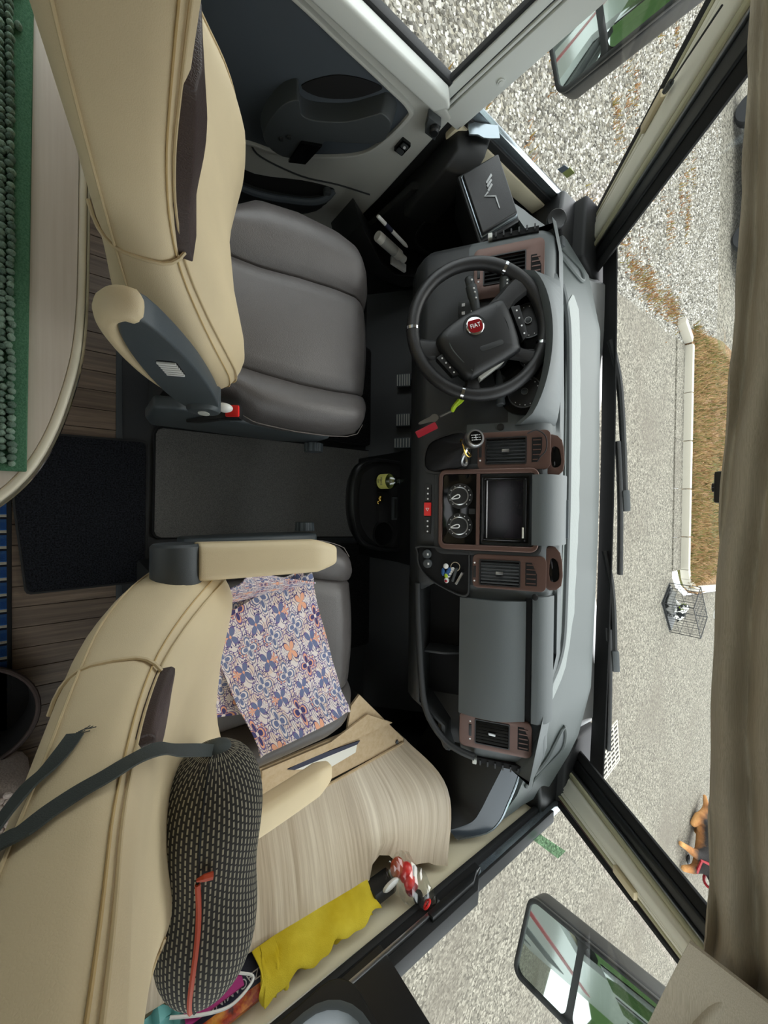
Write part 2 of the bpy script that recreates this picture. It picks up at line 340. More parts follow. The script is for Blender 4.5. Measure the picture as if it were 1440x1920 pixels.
# door panel, slightly proud of the wall
door = tag(thing('door_1', (XL, 0.3, 0.0), None, None), kind='structure')
F = yzF(XL, 1)
MB().prism([(-0.6, -0.02), (0.832, -0.02), (0.838, 0.30), (0.828, 0.655), (0.74, 0.683), (-0.6, 0.683)], 0.0, 0.022, F).build('door_panel', 'trim_grey', door, bevel=0.008, seg=3)
MB().prism([(-0.6, 0.66), (0.755, 0.655), (0.785, 0.69), (0.76, 0.705), (-0.6, 0.705)], 0.01, 0.05, F).build('window_sill', 'trim_light', door, bevel=0.008, seg=3)
ins = sm2([(-0.05, 0.60), (-0.02, 0.40), (0.10, 0.20), (0.25, 0.18), (0.395, 0.235), (0.47, 0.258), (0.56, 0.31), (0.66, 0.395), (0.70, 0.465), (0.716, 0.58), (0.70, 0.606), (0.62, 0.612), (0.49, 0.617), (0.30, 0.622)])
MB().ringprism([(0.335 + (a - 0.335) * 1.03, 0.42 + (b - 0.42) * 1.045) for a, b in ins], ins, 0.015, 0.036, F).build('insert_surround', 'trim_grey', door, bevel=0.004)
MB().prism(ins, 0.01, 0.026, F).build('insert', 'door_dark', door)
# armrest with grab handle
arm = MB()
hp = [(0.405, 0.30), (0.392, 0.36), (0.405, 0.44), (0.432, 0.482), (0.446, 0.468), (0.462, 0.45), (0.50, 0.462), (0.57, 0.515), (0.622, 0.582), (0.640, 0.604), (0.676, 0.598), (0.692, 0.562), (0.684, 0.52), (0.60, 0.452), (0.552, 0.418), (0.545, 0.35), (0.50, 0.30), (0.455, 0.282)]
ho = sm2(hp, 3)
arm.prism(ho, 0.02, 0.075, F, top=[(0.52 + (a - 0.52) * 0.93, 0.43 + (b - 0.43) * 0.9) for a, b in ho])
ar = arm.build('armrest', 'dark_grey', door, bevel=0.006, seg=3)
MB().prism(sm2([(0.450, 0.475), (0.50, 0.480), (0.57, 0.530), (0.612, 0.585), (0.615, 0.603), (0.56, 0.585), (0.50, 0.545)], 4), 0.026, 0.029, F).build('grip_shadow', 'matt_black', door)  # black patch painting the shadow above the armrest bar
MB().prism([(0.495, 0.382), (0.548, 0.410), (0.537, 0.325), (0.492, 0.298)], 0.07, 0.083, F).build('handle_flap', 'gloss_black', ar, bevel=0.003)
for a, b in ((0.447, 0.352), (0.463, 0.372)): MB().lathe([(0.006, 0), (0.006, 0.004), (0.003, 0.005)], Frame(F.p(a, b, 0.076), F.x, F.y, F.z), 12).build('screw_cap', 'dash_dark', ar)
sw = MB().prism(rrect(0.752, 0.786, 0.487, 0.531, 0.004), 0.018, 0.032, F).build('lock_switch', 'gloss_black', door, bevel=0.002)
MB().prism(rrect(0.758, 0.780, 0.512, 0.526, 0.003), 0.03, 0.036, F).build('rocker', 'dark_grey', sw, bevel=0.001); MB().prism(circ(0.769, 0.519, 0.004, 12), 0.036, 0.038, F).build('indicator', 'white_print', sw)
MB().prism(rrect(0.758, 0.780, 0.492, 0.506, 0.003), 0.03, 0.036, F).build('rocker', 'dark_grey', sw, bevel=0.001)
pt = MB().prism([(0.748, 0.644), (0.795, 0.648), (0.812, 0.606), (0.772, 0.604)], 0.03, 0.056, F).build('latch_plate', 'dark_grey', door, bevel=0.003)
MB().lathe([(0.014, 0), (0.014, 0.018), (0.010, 0.022)], Frame(F.p(0.783, 0.632, 0.05), F.x, F.y, F.z), 16).build('latch_knob', 'black_plastic', pt)
pk = MB().prism(sm2([(0.30, 0.10), (0.45, 0.125), (0.58, 0.198), (0.67, 0.235), (0.695, 0.225), (0.69, 0.13), (0.60, 0.03), (0.48, -0.01), (0.30, -0.01)], 3), 0.02, 0.024, F).build('door_pocket', 'matt_black', door)
MB().tube(smooth_path([F.p(0.30, 0.07, 0.05), F.p(0.46, 0.085, 0.055), F.p(0.60, 0.15, 0.055), F.p(0.665, 0.20, 0.05), F.p(0.692, 0.228, 0.02)], 5), 0.011, 8).build('pocket_lip', 'door_dark', pk)
MB().prism(sm2([(0.30, 0.0), (0.46, 0.005), (0.59, 0.05), (0.672, 0.14), (0.67, 0.20), (0.60, 0.145), (0.46, 0.085), (0.30, 0.07)], 3), 0.03, 0.05, F).build('pocket_front', 'dash_dark', pk, bevel=0.004)
MB().lathe([(0.013, 0), (0.013, 0.02), (0.009, 0.023)], Frame(F.p(0.67, 0.222, 0.02), F.x, F.y, F.z), 14).build('pocket_button', 'dark_grey', pk)
MB().tube(smooth_path([F.p(0.40, 0.228, 0.0225), F.p(0.444, 0.20, 0.0225), F.p(0.576, 0.215, 0.0225), F.p(0.69, 0.262, 0.0225), F.p(0.80, 0.296, 0.0225)], 5), 0.003, 6).build('panel_seam', 'dash_dark', door)
MB().lathe([(0.009, 0), (0.009, 0.006), (0.006, 0.008)], Frame(F.p(0.80, 0.13, 0.02), F.x, F.y, F.z), 12).build('rivet', 'dash_light', door)
# door front post (between the door glass and the small front pane) and window surrounds
def strip(line0, line1, x, c0, c1, mat, name, parent, bevel=0.004):
    return MB().prism(list(line0) + list(line1)[::-1], c0, c1, yzF(x, 1)).build(name, mat, parent, bevel=bevel)
post = tag(thing('trim_1', (XL, 0.8, 0.683), None, None), kind='structure')
pa = lambda z: 0.762 + 0.093 * (z - 0.683); pb = lambda z: 0.872 + 0.080 * (z - 0.644)
def postband(f0, f1, c0, c1, mat, name, z0=0.64, z1=1.55, bevel=0.004):
    q = lambda f, z: pa(z) + (pb(z) - pa(z)) * f
    return strip([(q(f0, z0), z0), (q(f0, z1), z1)], [(q(f1, z0), z0), (q(f1, z1), z1)], XL, c0, c1, mat, name, post, bevel)
postband(-0.04, 0.04, -0.0115, 0.004, 'rubber', 'seal', bevel=0.001); postband(0.04, 0.27, -0.0115, 0.010, 'trim_light', 'rail'); postband(0.27, 0.30, -0.02, 0.008, 'dark_grey', 'groove')
postband(0.30, 0.37, -0.02, 0.014, 'trim_light', 'rail'); postband(0.37, 0.40, -0.02, 0.009, 'dark_grey', 'groove'); postband(0.40, 1.0, -0.02, 0.018, 'trim_light', 'cover')
MB().lathe([(0.010, 0), (0.010, 0.004), (0.006, 0.004), (0.006, 0.006), (0.003, 0.006)], Frame(yzF(XL, 1).p(0.858, 0.80, 0.018), (0, 1, 0), (0, 0, 1), (1, 0, 0)), 16).build('screw_cap', 'trim_light', post)
strip([(-1.3, 0.70), (0.772, 0.70)], [(-1.3, 0.712), (0.773, 0.712)], XL, -0.02, 0.008, 'rubber', 'seal', post)
w2 = struct(MB().prism([(-0.7, 0.70), (0.77, 0.70), (0.84, 1.45), (-0.7, 1.45)], -0.016, -0.012, yzF(XL, 1)).build('window_2', 'clear_glass'))
# small front pane, left
qt = tag(thing('window_3', (XL, 1.1, 0.69), None, None), kind='structure')
MB().prism([(0.874, 0.70), (1.415, 0.689), (1.408, 0.872), (0.965, 1.30)], -0.016, -0.012, yzF(XL, 1)).build('pane', 'clear_glass', qt)
strip([(0.86, 0.678), (1.42, 0.668)], [(0.86, 0.708), (1.42, 0.698)], XL, -0.02, 0.004, 'silver_strip', 'sill_strip', qt)
strip([(0.86, 0.655), (1.42, 0.645)], [(0.86, 0.682), (1.42, 0.672)], XL, -0.02, 0.012, 'rubber', 'seal', qt)
strip([(0.86, 0.60), (1.40, 0.60)], [(0.86, 0.66), (1.40, 0.65)], XL, -0.02, 0.018, 'cream_wall', 'cream_ledge', qt, 0.006)
strip([(1.255, 0.742), (1.257, 0.765)], [(1.28, 0.744), (1.28, 0.768)], XL, -0.011, -0.009, 'paper', 'sticker', qt, 0).data.materials[0] = MATS['sticker_blue']
strip([(1.28, 0.745), (1.28, 0.772)], [(1.313, 0.745), (1.313, 0.772)], XL, -0.011, -0.009, 'sticker_green', 'sticker', qt, 0)
# ---- right wall
wr = struct(MB().prism([(-1.3, 0.0), (1.4, 0.0), (1.4, 0.69), (-1.3, 0.62)], 0.0, 0.04, yzF(XR, 1)).build('wall_right', 'cream_wall'))
box((XR - 0.006, 1.12, 0.19), (0.012, 0.56, 0.40)).build('lower_trim', 'dash_dark', wr)
F = yzF(XR, -1)       # outward of the wall face = towards the cab
win = tag(thing('window_4', (XR, 0.8, 0.70), None, None), kind='structure')
def rs(l0, l1, c0, c1, mat, name, b=0.003): return MB().prism(list(l0) + list(l1)[::-1], c0, c1, F).build(name, mat, win, bevel=b)
rs([(-1.3, 0.655), (1.42, 0.69)], [(-1.3, 0.675), (1.42, 0.706)], -0.03, 0.016, 'rubber', 'outer_seal')
rs([(0.86, 0.706), (1.42, 0.706)], [(0.86, 0.727), (1.42, 0.729)], -0.03, 0.004, 'silver_strip', 'sill_strip')
rs([(0.86, 0.729), (1.30, 0.731)], [(0.86, 0.738), (1.30, 0.741)], -0.03, 0.010, 'rubber', 'glazing_bead')
rs([(-1.3, 0.675), (0.92, 0.70)], [(-1.3, 0.712), (0.92, 0.722)], -0.03, 0.014, 'matt_black', 'lower_frame')
rs([(0.46, 0.716), (0.92, 0.722)], [(0.46, 0.728), (0.87, 0.732)], -0.03, 0.020, 'satin_metal', 'slide_rail')
rs([(0.46, 0.728), (0.90, 0.732)], [(0.46, 0.752), (0.86, 0.758)], -0.03, 0.012, 'rubber', 'slide_gasket')
rs([(0.70, 0.722), (0.90, 0.724)], [(0.70, 0.742), (0.86, 0.744)], 0.010, 0.026, 'black_plastic', 'rail_end', 0.004)
rs([(0.445, 0.70), (0.445, 1.45)], [(0.565, 0.70), (0.535, 1.45)], -0.035, 0.018, 'black_plastic', 'window_post', 0.006)
ri = rrect(-0.35, 0.442, 0.725, 1.40, 0.09, 6)
MB().ringprism(rrect(-0.40, 0.47, 0.69, 1.45, 0.06, 6), ri, -0.03, 0.026, F).build('opening_frame', 'black_plastic', win, bevel=0.006, seg=3)
MB().ringprism(rrect(-0.362, 0.455, 0.713, 1.413, 0.10, 6), rrect(-0.345, 0.437, 0.73, 1.396, 0.085, 6), 0.0, 0.034, F).build('inner_gasket', 'slate_grey', win, bevel=0.004)
MB().prism([(-1.3, 0.70), (1.415, 0.71), (1.30, 0.82), (0.93, 1.45), (-1.3, 1.45)], -0.026, -0.022, F).build('pane', 'clear_glass', win)
MB().prism([(1.166, 0.742), (1.205, 0.744), (1.210, 0.828), (1.166, 0.826)], -0.0215, -0.0205, F).build('toll_sticker', 'green_film', win)
# ---- windscreen pillars: strips between the side-pane edge (Q) and the windscreen edge (W)
def pillar(name, Q, W_, lab, zr, fr_):
    root = tag(thing(name, (Q[0][0], Q[0][1], 0.75), None, None), kind='structure')
    q = lambda P, z: V(P[0]) + (V(P[1]) - V(P[0])) * ((z - P[0][2]) / (P[1][2] - P[0][2]))
    nin = V((0, -0.69, -0.724))
    for (f0, f1, h, mat, nm, bv) in fr_:
        rings = []
        for z in (zr[0], zr[1]):
            a, b = q(Q, z), q(W_, z); A = a.lerp(b, f0); B = a.lerp(b, f1); e = (b - a).normalized()
            rings.append([A - nin * 0.006, A + nin * h, B + nin * h, B - nin * 0.006])
        MB().loft(rings).build(nm, mat, root, bevel=bv, seg=3)
    return root, q
STR = [(-0.04, 0.07, 0.004, 'matt_black', 'seal', 0.002), (0.07, 0.14, 0.006, 'red_brown', 'edge_strip', 0.002), (0.14, 0.195, 0.016, 'olive_rail', 'blind_rail', 0.003), (0.195, 0.215, 0.006, 'dark_grey', 'groove', 0.001),
       (0.215, 0.28, 0.018, 'cream_trim', 'blind_rail', 0.003), (0.28, 0.56, 0.022, 'cream_trim', 'pillar_cover', 0.014), (0.56, 0.60, 0.016, 'olive_rail', 'blind_rail', 0.003), (0.60, 0.66, 0.022, 'olive_rail', 'blind_rail', 0.004),
       (0.66, 0.69, 0.016, 'satin_metal', 'bright_strip', 0.002), (0.69, 0.86, 0.008, 'black_plastic', 'weatherstrip', 0.006), (0.86, 1.02, 0.002, 'matt_black', 'glass_border', 0.002)]
pl1, qf = pillar('trim_2', [(-1.13, 1.407, 0.872), (-1.13, 1.093, 1.174)], [(-0.882, 1.43, 0.842), (-0.835, 1.0, 1.25)], '', (0.68, 1.29), STR)
pl2, qg = pillar('trim_3', [(1.07, 1.31, 0.81), (1.07, 1.095, 1.178)], [(0.905, 1.42, 0.80), (0.795, 0.99, 1.215)], '', (0.68, 1.29), STR)
def on_pillar(q, Q, W_, z, f, h): return q(Q, z).lerp(q(W_, z), f) + V((0, -0.69, -0.724)) * h
QL = ([(-1.13, 1.407, 0.872), (-1.13, 1.093, 1.174)], [(-0.882, 1.43, 0.842), (-0.835, 1.0, 1.25)]); QR = ([(1.07, 1.31, 0.81), (1.07, 1.095, 1.178)], [(0.905, 1.42, 0.80), (0.795, 0.99, 1.215)])
for (Q, W_), q, root, zc in ((QL, qf, pl1, 1.05), (QR, qg, pl2, 1.03)):
    a = on_pillar(q, Q, W_, zc - 0.035, 0.235, 0.018); b = on_pillar(q, Q, W_, zc + 0.035, 0.235, 0.018)
    MB().ribbon([a, b], [(1, 0, 0), (1, 0, 0)], 0.022, 0.012).build('blind_catch', 'beige_clip', root, bevel=0.003)
# blind cord on the left pillar
a = on_pillar(qf, *QL, 1.10, 0.30, 0.03); b = on_pillar(qf, *QL, 1.27, 0.62, 0.06)
MB().tube([a, b], 0.0022, 6).build('blind_cord', 'wire', pl1); MB().tube([a, a.lerp(b, 0.13)], 0.007, 8).build('cord_end', 'dark_grey', pl1)
# corner mouldings at the pillar feet
cm = MB().prism([(-1.135, 1.34), (-1.0, 1.31), (-0.88, 1.36), (-0.78, 1.48), (-0.80, 1.60), (-1.135, 1.60)], 0.55, 0.722).build('corner_moulding', 'black_plastic', pl1, bevel=0.012, seg=3)
cm = MB().prism([(1.075, 1.26), (0.95, 1.25), (0.86, 1.34), (0.76, 1.46), (0.80, 1.60), (1.075, 1.60)], 0.55, 0.715).build('corner_moulding', 'black_plastic', pl2, bevel=0.012, seg=3)
MB().prism([(-1.13, 1.42), (-0.90, 1.40), (-0.85, 1.48), (-0.85, 1.62), (-1.13, 1.62)], 0.60, 0.765).build('pillar_foot', 'rubber', pl1, bevel=0.012, seg=3)
MB().prism([(1.07, 1.36), (0.92, 1.38), (0.86, 1.46), (0.86, 1.62), (1.07, 1.62)], 0.60, 0.745).build('pillar_foot', 'rubber', pl2, bevel=0.012, seg=3)
# windscreen
ws = tag(thing('window_1', (0, 1.45, 0.82), None, None), kind='structure')
def wsP(x, s): # s along the glass upwards
    return V((x, 1.445 - 0.02 * x - 0.72 * s - 0.03 * x * x, 0.822 + 0.69 * s))
MB().sheet([[wsP(x, s) + V((0, 0.03, 0.03)) for s in (-0.05, 0.3, 0.66)] for x in np.linspace(-1.0, 1.0, 13)], 0.004).build('pane', 'clear_glass', ws)
MB().sheet([[wsP(x, s) + V((0, 0.022, 0.022)) for s in (-0.10, 0.012)] for x in np.linspace(-1.0, 1.0, 13)], 0.004).build('lower_border', 'matt_black', ws)
# roof with an unseen opening added over the dinette for sky light, valance over the windscreen
ce = struct(MB().ringprism([(-1.17, -3.6), (1.11, -3.6), (1.11, 0.95), (-1.17, 0.95)], [(-0.20, -1.30), (0.20, -1.30), (0.20, -0.95), (-0.20, -0.95)], 1.98, 2.02).build('ceiling', 'curtain_cloth'))
# outer skin of the vehicle sides, seen in the door mirrors
for nm, x, s in (('wall_left_outer', -1.19, 1), ('wall_right_outer', 1.13, -1)):
    zt = 1.45
    r = struct(box((x, -2.0, 0.12), (0.03, 6.2 if s < 0 else 6.4, 1.08)).build(nm, 'white_paint'))
    box((x, -3.0, 1.33), (0.03, 4.3, 1.34)).build('upper_skin', 'white_paint', r); box((x, 0.10, 1.73), (0.03, 1.9, 0.55)).build('roof_skin', 'white_paint', r)
    for y in (-0.75, -1.9, -3.3): box((x - s * 0.017, y, 1.10), (0.006, 0.9, 0.55)).build('habitation_window', 'gloss_black', r, bevel=0.002)
    box((x - s * 0.017, -1.5, 0.42), (0.006, 4.8, 0.05)).build('body_stripe', 'claret', r); box((x - s * 0.017, -1.5, 0.10), (0.006, 4.8, 0.16)).build('body_stripe', 'dark_grey', r); box((x - s * 0.017, -1.5, -0.28), (0.006, 4.8, 0.20)).build('skirt_stripe', 'dark_grey', r)
nose = struct(MB().loft([[V((x, 1.50 - 0.10 * x * x + dy, z)) for dy, z in ((-0.02, 0.76 - .14 * min(1, max(0, abs(x) - .84) / .1)), (0.03, 0.75 + .02 * min(1, max(0, abs(x) - .3) / .3) - .14 * min(1, max(0, abs(x) - .84) / .1)), (0.10, 0.735 + .058 * min(1, max(0, abs(x) - .3) / .3) - .16 * min(1, max(0, abs(x) - .84) / .1)), (0.20, 0.45), (0.24, 0.0), (0.20, -0.32), (-0.02, -0.32))] for x in np.linspace(-1.15, 1.1, 15)]).build('wall_front_outer', 'white_paint'))
# ------------------------------------------------------------ outdoors
GZ = -0.6
struct(MB().prism([(-2.68, -8), (-2.66, 4.0), (-2.67, 5.0), (-2.77, 6.25), (-2.82, 7.33), (-2.86, 7.5), (1.1, 7.52), (1.28, 7.7), (1.5, 8.2), (1.8, 11.5), (2.4, 25), (30, 25), (30, -8)], GZ - 0.05, GZ).build('ground_asphalt', 'asphalt', smooth=False))
struct(box((-17.5, 8.5, GZ - 0.04), (30, 34, 0.06)).build('ground_gravel', 'gravel_bed', smooth=False))
struct(MB().prism([(-3.0, 7.95), (1.0, 7.93), (1.3, 8.15), (1.5, 8.6), (1.9, 25), (-3.4, 25), (-3.35, 10)], GZ - 0.05, GZ + 0.09).build('ground_verge', 'verge_soil', smooth=False))
# loose stones (nobody could count them)
def stones(name, pts, smin, smax, mat, label, cat):
    n = len(pts); base = np.array([(1, 0, 0), (0, 1, 0), (-1, 0, 0), (0, -1, 0), (0, 0, 1)], float)
    s = rng.uniform(smin, smax, (n, 1, 1)) * rng.uniform(0.65, 1.25, (n, 5, 3)); a = rng.uniform(0, 6.28, n)
    v = base[None] * s; v[:, :, 2] *= 0.8
    x = v[:, :, 0] * np.cos(a)[:, None] - v[:, :, 1] * np.sin(a)[:, None]; y = v[:, :, 0] * np.sin(a)[:, None] + v[:, :, 1] * np.cos(a)[:, None]
    v[:, :, 0] = x + pts[:, :1]; v[:, :, 1] = y + pts[:, 1:2]; v[:, :, 2] += pts[:, 2:3]
    tri = np.array([(0, 1, 4), (1, 2, 4), (2, 3, 4), (3, 0, 4)]); f = (tri[None] + (np.arange(n) * 5)[:, None, None]).reshape(-1, 3)
    me = bpy.data.meshes.new(name); me.vertices.add(n * 5); me.vertices.foreach_set('co', v.reshape(-1)); me.loops.add(f.size); me.loops.foreach_set('vertex_index', f.reshape(-1))
    me.polygons.add(len(f)); me.polygons.foreach_set('loop_start', np.arange(0, f.size, 3)); me.update(calc_edges=True)
    me.materials.append(MATS[mat]); o = bpy.data.objects.new(name, me); COL.objects.link(o); return tag(o, label, cat, kind='stuff')
N = 62000
p = np.c_[-2.72 - 6.0 * rng.random(N) ** 1.5, 0.6 + 9.4 * rng.random(N), np.full(N, GZ - 0.008)]
p = p[~((p[:, 1] > 7.9) & (p[:, 0] > -3.05))]
stones('gravel_stones', p, 0.008, 0.024, 'gravel_stone', 'pale loose gravel covering the yard beside the driver side', 'gravel')
# blades: thin triangles
def blades(name, pts, h, mat, label, cat, spread=0.6, w=0.006):
    n = len(pts); a = rng.uniform(0, 6.28, n); t = rng.uniform(0, spread, n); hh = h * rng.uniform(0.5, 1.3, n); b = rng.uniform(0, 6.28, n)
    v = np.zeros((n, 3, 3)); v[:, 0] = pts + np.c_[np.cos(a) * w, np.sin(a) * w, 0 * a]; v[:, 1] = pts - np.c_[np.cos(a) * w, np.sin(a) * w, 0 * a]
    v[:, 2] = pts + np.c_[np.cos(b) * hh * t, np.sin(b) * hh * t, hh]
    me = bpy.data.meshes.new(name); me.from_pydata(v.reshape(-1, 3).tolist(), [], [(3 * i, 3 * i + 1, 3 * i + 2) for i in range(n)]); me.materials.append(MATS[mat])
    o = bpy.data.objects.new(name, me); COL.objects.link(o); return tag(o, label, cat, kind='stuff')
n = 9000; gx = rng.uniform(-3.1, 1.3, n); gy = 8.02 + 4.5 * rng.random(n) ** 1.4
blades('verge_grass', np.c_[gx, gy, np.full(n, GZ + 0.09)], 0.10, 'dry_grass', 'dry brown and green grass growing behind the kerb', 'grass', 1.0, 0.012)
cl = []
for _ in range(60):
    cx, cy = -2.9 - 4.5 * random.random(), 1.0 + 7.5 * random.random(); k = random.randint(14, 50)
    cl.append(np.c_[rng.normal(cx, 0.16, k), rng.normal(cy, 0.05, k), np.full(k, GZ)])
for _ in range(12):
    cx, cy = -2.9 - 0.35 * random.random(), 5.4 + 2.3 * random.random(); cl.append(np.c_[rng.normal(cx, 0.1, 60), rng.normal(cy, 0.22, 60), np.full(60, GZ)])
blades('gravel_weeds', np.vstack(cl), 0.06, 'weed', 'small dry weeds sprouting through the gravel', 'weeds', 0.9, 0.008)
# kerb: separate stones with a gutter strip
kb = thing('kerb', (-0.8, 7.9, GZ), 'pale concrete kerb edging the grass strip across the road', 'kerb')
kp = [(-2.95, 7.52), (-2.75, 7.92)]
xs = [-2.75, -1.95, -1.15, -0.35, 0.45, 1.0]
def kseg(a, b, wdt=0.11, h=0.12):
    a = V((a[0], a[1], 0)); b = V((b[0], b[1], 0)); d = (b - a).normalized(); nrm = V((-d.y, d.x, 0)); L = (b - a).length
    return MB().box((L / 2, wdt / 2, h / 2), (L - 0.012, wdt, h), Frame(a + V((0, 0, GZ)), d, nrm, (0, 0, 1)))
kseg((-2.98, 7.5), (-2.76, 7.9)).build('kerb_stone', 'concrete', kb, bevel=0.012)
for i in range(5): kseg((xs[i], 7.9), (xs[i + 1], 7.9)).build('kerb_stone', 'concrete', kb, bevel=0.012)
cv = [(1.0, 7.9), (1.17, 7.97), (1.32, 8.13), (1.42, 8.4), (1.50, 9.1), (1.58, 9.9), (1.66, 10.7)]
for i in range(6): kseg(cv[i], cv[i + 1]).build('kerb_stone', 'concrete', kb, bevel=0.012)
for i in range(5): box(((xs[i] + xs[i + 1]) / 2, 7.69, GZ + 0.008), (xs[i + 1] - xs[i] - 0.004, 0.40, 0.02)).build('gutter_slab', 'asphalt', kb, bevel=0.004)
# drain grating
dg = thing('drain_grate', (3.1, 5.2, GZ), 'dark slotted drain grate in the asphalt beyond the windscreen', 'drain')
Fd = Frame((3.03, 5.22, GZ), (0.985, 0.17, 0), (-0.17, 0.985, 0))
MB().ringprism(rrect(-0.29, 0.29, -0.25, 0.25, 0.01, 1), rrect(-0.27, 0.27, -0.23, 0.23, 0.008, 1), 0.0, 0.012, Fd).build('frame', 'concrete', dg)
MB().box((0, 0, 0.003), (0.54, 0.46, 0.004), Fd).build('shaft', 'matt_black', dg)
for i in range(9):
    Fb = Frame(Fd.p(-0.24 + i * 0.06, 0, 0.006), Fd.x * 0.96 + Fd.y * 0.28, Fd.y); MB().box((0, 0, 0.003), (0.022, 0.46, 0.008), Frame(Fd.p(-0.24 + i * 0.06, 0, 0.006), Fd.x, Fd.y)).build('grate_bar', 'concrete', dg)
for j in (-0.115, 0.0, 0.115): MB().box((0, j, 0.011), (0.54, 0.02, 0.006), Fd).build('grate_crossbar', 'concrete', dg)
# wire dog crate
ca, cb, ch = 0.66, 0.44, 0.40
cr = thing('dog_crate', (1.55, 7.4, GZ), 'black wire dog crate standing on the asphalt at the kerb corner', 'crate')
Fc = Frame((1.44, 7.03, GZ), (0.79, 0.61, 0), (-0.61, 0.79, 0))
def wires(pts): 
    b = MB()
    for p0, p1 in pts: b.tube([Fc.p(*p0), Fc.p(*p1)], 0.0026, 4, False)
    return b
def grid_panel(o, u, v, nu, nv):
    o, u, v = V(o), V(u), V(v); L = []
    for i in range(nu + 1): L.append((o + u * (i / nu), o + u * (i / nu) + v))
    for j in range(nv + 1): L.append((o + v * (j / nv), o + v * (j / nv) + u))
    return wires(L)
for o, u, v, nu, nv in (((0, 0, 0), (ca, 0, 0), (0, 0, ch), 12, 3), ((0, cb, 0), (ca, 0, 0), (0, 0, ch), 12, 3), ((0, 0, 0), (0, cb, 0), (0, 0, ch), 8, 3), ((ca, 0, 0), (0, cb, 0), (0, 0, ch), 8, 3), ((0, 0, ch), (ca, 0, 0), (0, cb, 0), 4, 8)):
    grid_panel(o, u, v, nu, nv).build('wire_panel', 'wire', cr)
e = MB()
for p0, p1 in [((0, 0, 0), (ca, 0, 0)), ((0, cb, 0), (ca, cb, 0)), ((0, 0, 0), (0, cb, 0)), ((ca, 0, 0), (ca, cb, 0)), ((0, 0, ch), (ca, 0, ch)), ((0, cb, ch), (ca, cb, ch)), ((0, 0, ch), (0, cb, ch)), ((ca, 0, ch), (ca, cb, ch))] + [((x, y, 0), (x, y, ch)) for x in (0, ca) for y in (0, cb)]: e.tube([Fc.p(*p0), Fc.p(*p1)], 0.006, 6)
e.build('frame', 'wire', cr); MB().box((ca / 2, cb / 2, 0.014), (ca - 0.03, cb - 0.03, 0.026), Fc).build('tray', 'black_plastic', cr, bevel=0.006)
tag(MB().sheet([[Fc.p(0.03 + 0.30 * i / 8, 0.03 + 0.36 * j / 8, 0.034 + 0.03 * math.sin(i * 1.3) * math.cos(j * 1.1) + 0.03) for j in range(9)] for i in range(9)], 0.012).build('blanket', 'cab_carpet'), 'crumpled grey blanket lying inside the wire crate', 'blanket')
# dogs: one continuous skinned body each
def dogmat(name, ca_, cb_, cc_, scale, lo, hi):
    t = new(name, rough=0.85, spec=0.15); n = t.noise(t.coord('Generated', (scale, scale, scale)), 1.0, 2); t.l(t.ramp(n, [(lo, srgb(*ca_)), ((lo + hi) / 2, srgb(*cb_)), (hi, srgb(*cc_))]), t.p.inputs['Base Color']); t.bump(t.noise(t.coord(), 90, 3), 0.6, 0.01)
def skinned(name, pts, edges, rad, mat, label, root=0):
    me = bpy.data.meshes.new(name); o = bpy.data.objects.new(name, me)
    me.from_pydata([tuple(p) for p in pts], edges, []); COL.objects.link(o)
    sk = o.modifiers.new('skin', 'SKIN'); d = me.skin_vertices[0].data if me.skin_vertices else None
    if d is None:
        bm = bmesh.new(); bm.from_mesh(me); bm.verts.layers.skin.verify(); bm.to_mesh(me); bm.free(); d = me.skin_vertices[0].data
    for i, r in enumerate(rad): d[i].radius = (r, r); d[i].use_root = (i == root)
    sk.use_smooth_shade = True; s2 = o.modifiers.new('sub', 'SUBSURF'); s2.levels = 2; s2.render_levels = 2
    me.materials.append(MATS[mat]); return tag(o, label, 'dog')
dogmat('pied_fur', (34, 36, 38), (40, 42, 44), (236, 234, 228), 2.6, 0.44, 0.47)
def fc(a, b, c): return Fc.p(a, b, c)
P = [fc(.50, .26, .13), fc(.42, .28, .15), fc(.34, .27, .16), fc(.28, .24, .19), fc(.235, .20, .22), fc(.19, .17, .20),   # hip, belly, chest, neck, head, muzzle
     fc(.36, .20, .08), fc(.34, .13, .045), fc(.33, .33, .08), fc(.28, .36, .045), fc(.50, .19, .08), fc(.43, .15, .045), fc(.53, .32, .08), fc(.47, .36, .045), fc(.57, .25, .12), fc(.62, .20, .06), fc(.25, .245, .265), fc(.265, .185, .26)]
E_ = [(0, 1), (1, 2), (2, 3), (3, 4), (4, 5), (2, 6), (6, 7), (2, 8), (8, 9), (0, 10), (10, 11), (0, 12), (12, 13), (0, 14), (14, 15), (4, 16), (4, 17)]
pd = skinned('dog', P, E_, [.065, .07, .065, .045, .05, .026, .026, .02, .026, .02, .035, .02, .035, .02, .018, .012, .012, .012], 'pied_fur', 'small black and white dog resting inside the wire crate')
MB().tube([fc(.28, .24, .19) + (V((0.79, 0.61, 0)) * 0.0 + V((-0.61, 0.79, 0)) * math.cos(q) + V((0, 0, 1)) * math.sin(q)) * 0.05 for q in [6.283 * k / 14 for k in range(14)]], 0.012, 6, closed=True).build('collar', 'lime', pd)
t = new('tan_fur', rough=0.85, spec=0.15); v = t.coord('Object'); sx = t.n('ShaderNodeSeparateXYZ'); t.l(v, sx.inputs[0])
t.l(t.ramp(t.math('ADD', t.math('MULTIPLY', sx.outputs[2], 1.6), t.math('ADD', .96, t.math('MULTIPLY', t.noise(v, 5, 3), 0.3))), [(0.24, srgb(196, 146, 92)), (0.38, srgb(150, 102, 62)), (0.50, srgb(48, 45, 44))]), t.p.inputs['Base Color']); t.bump(t.noise(t.coord(), 60, 3), 0.6, 0.02)
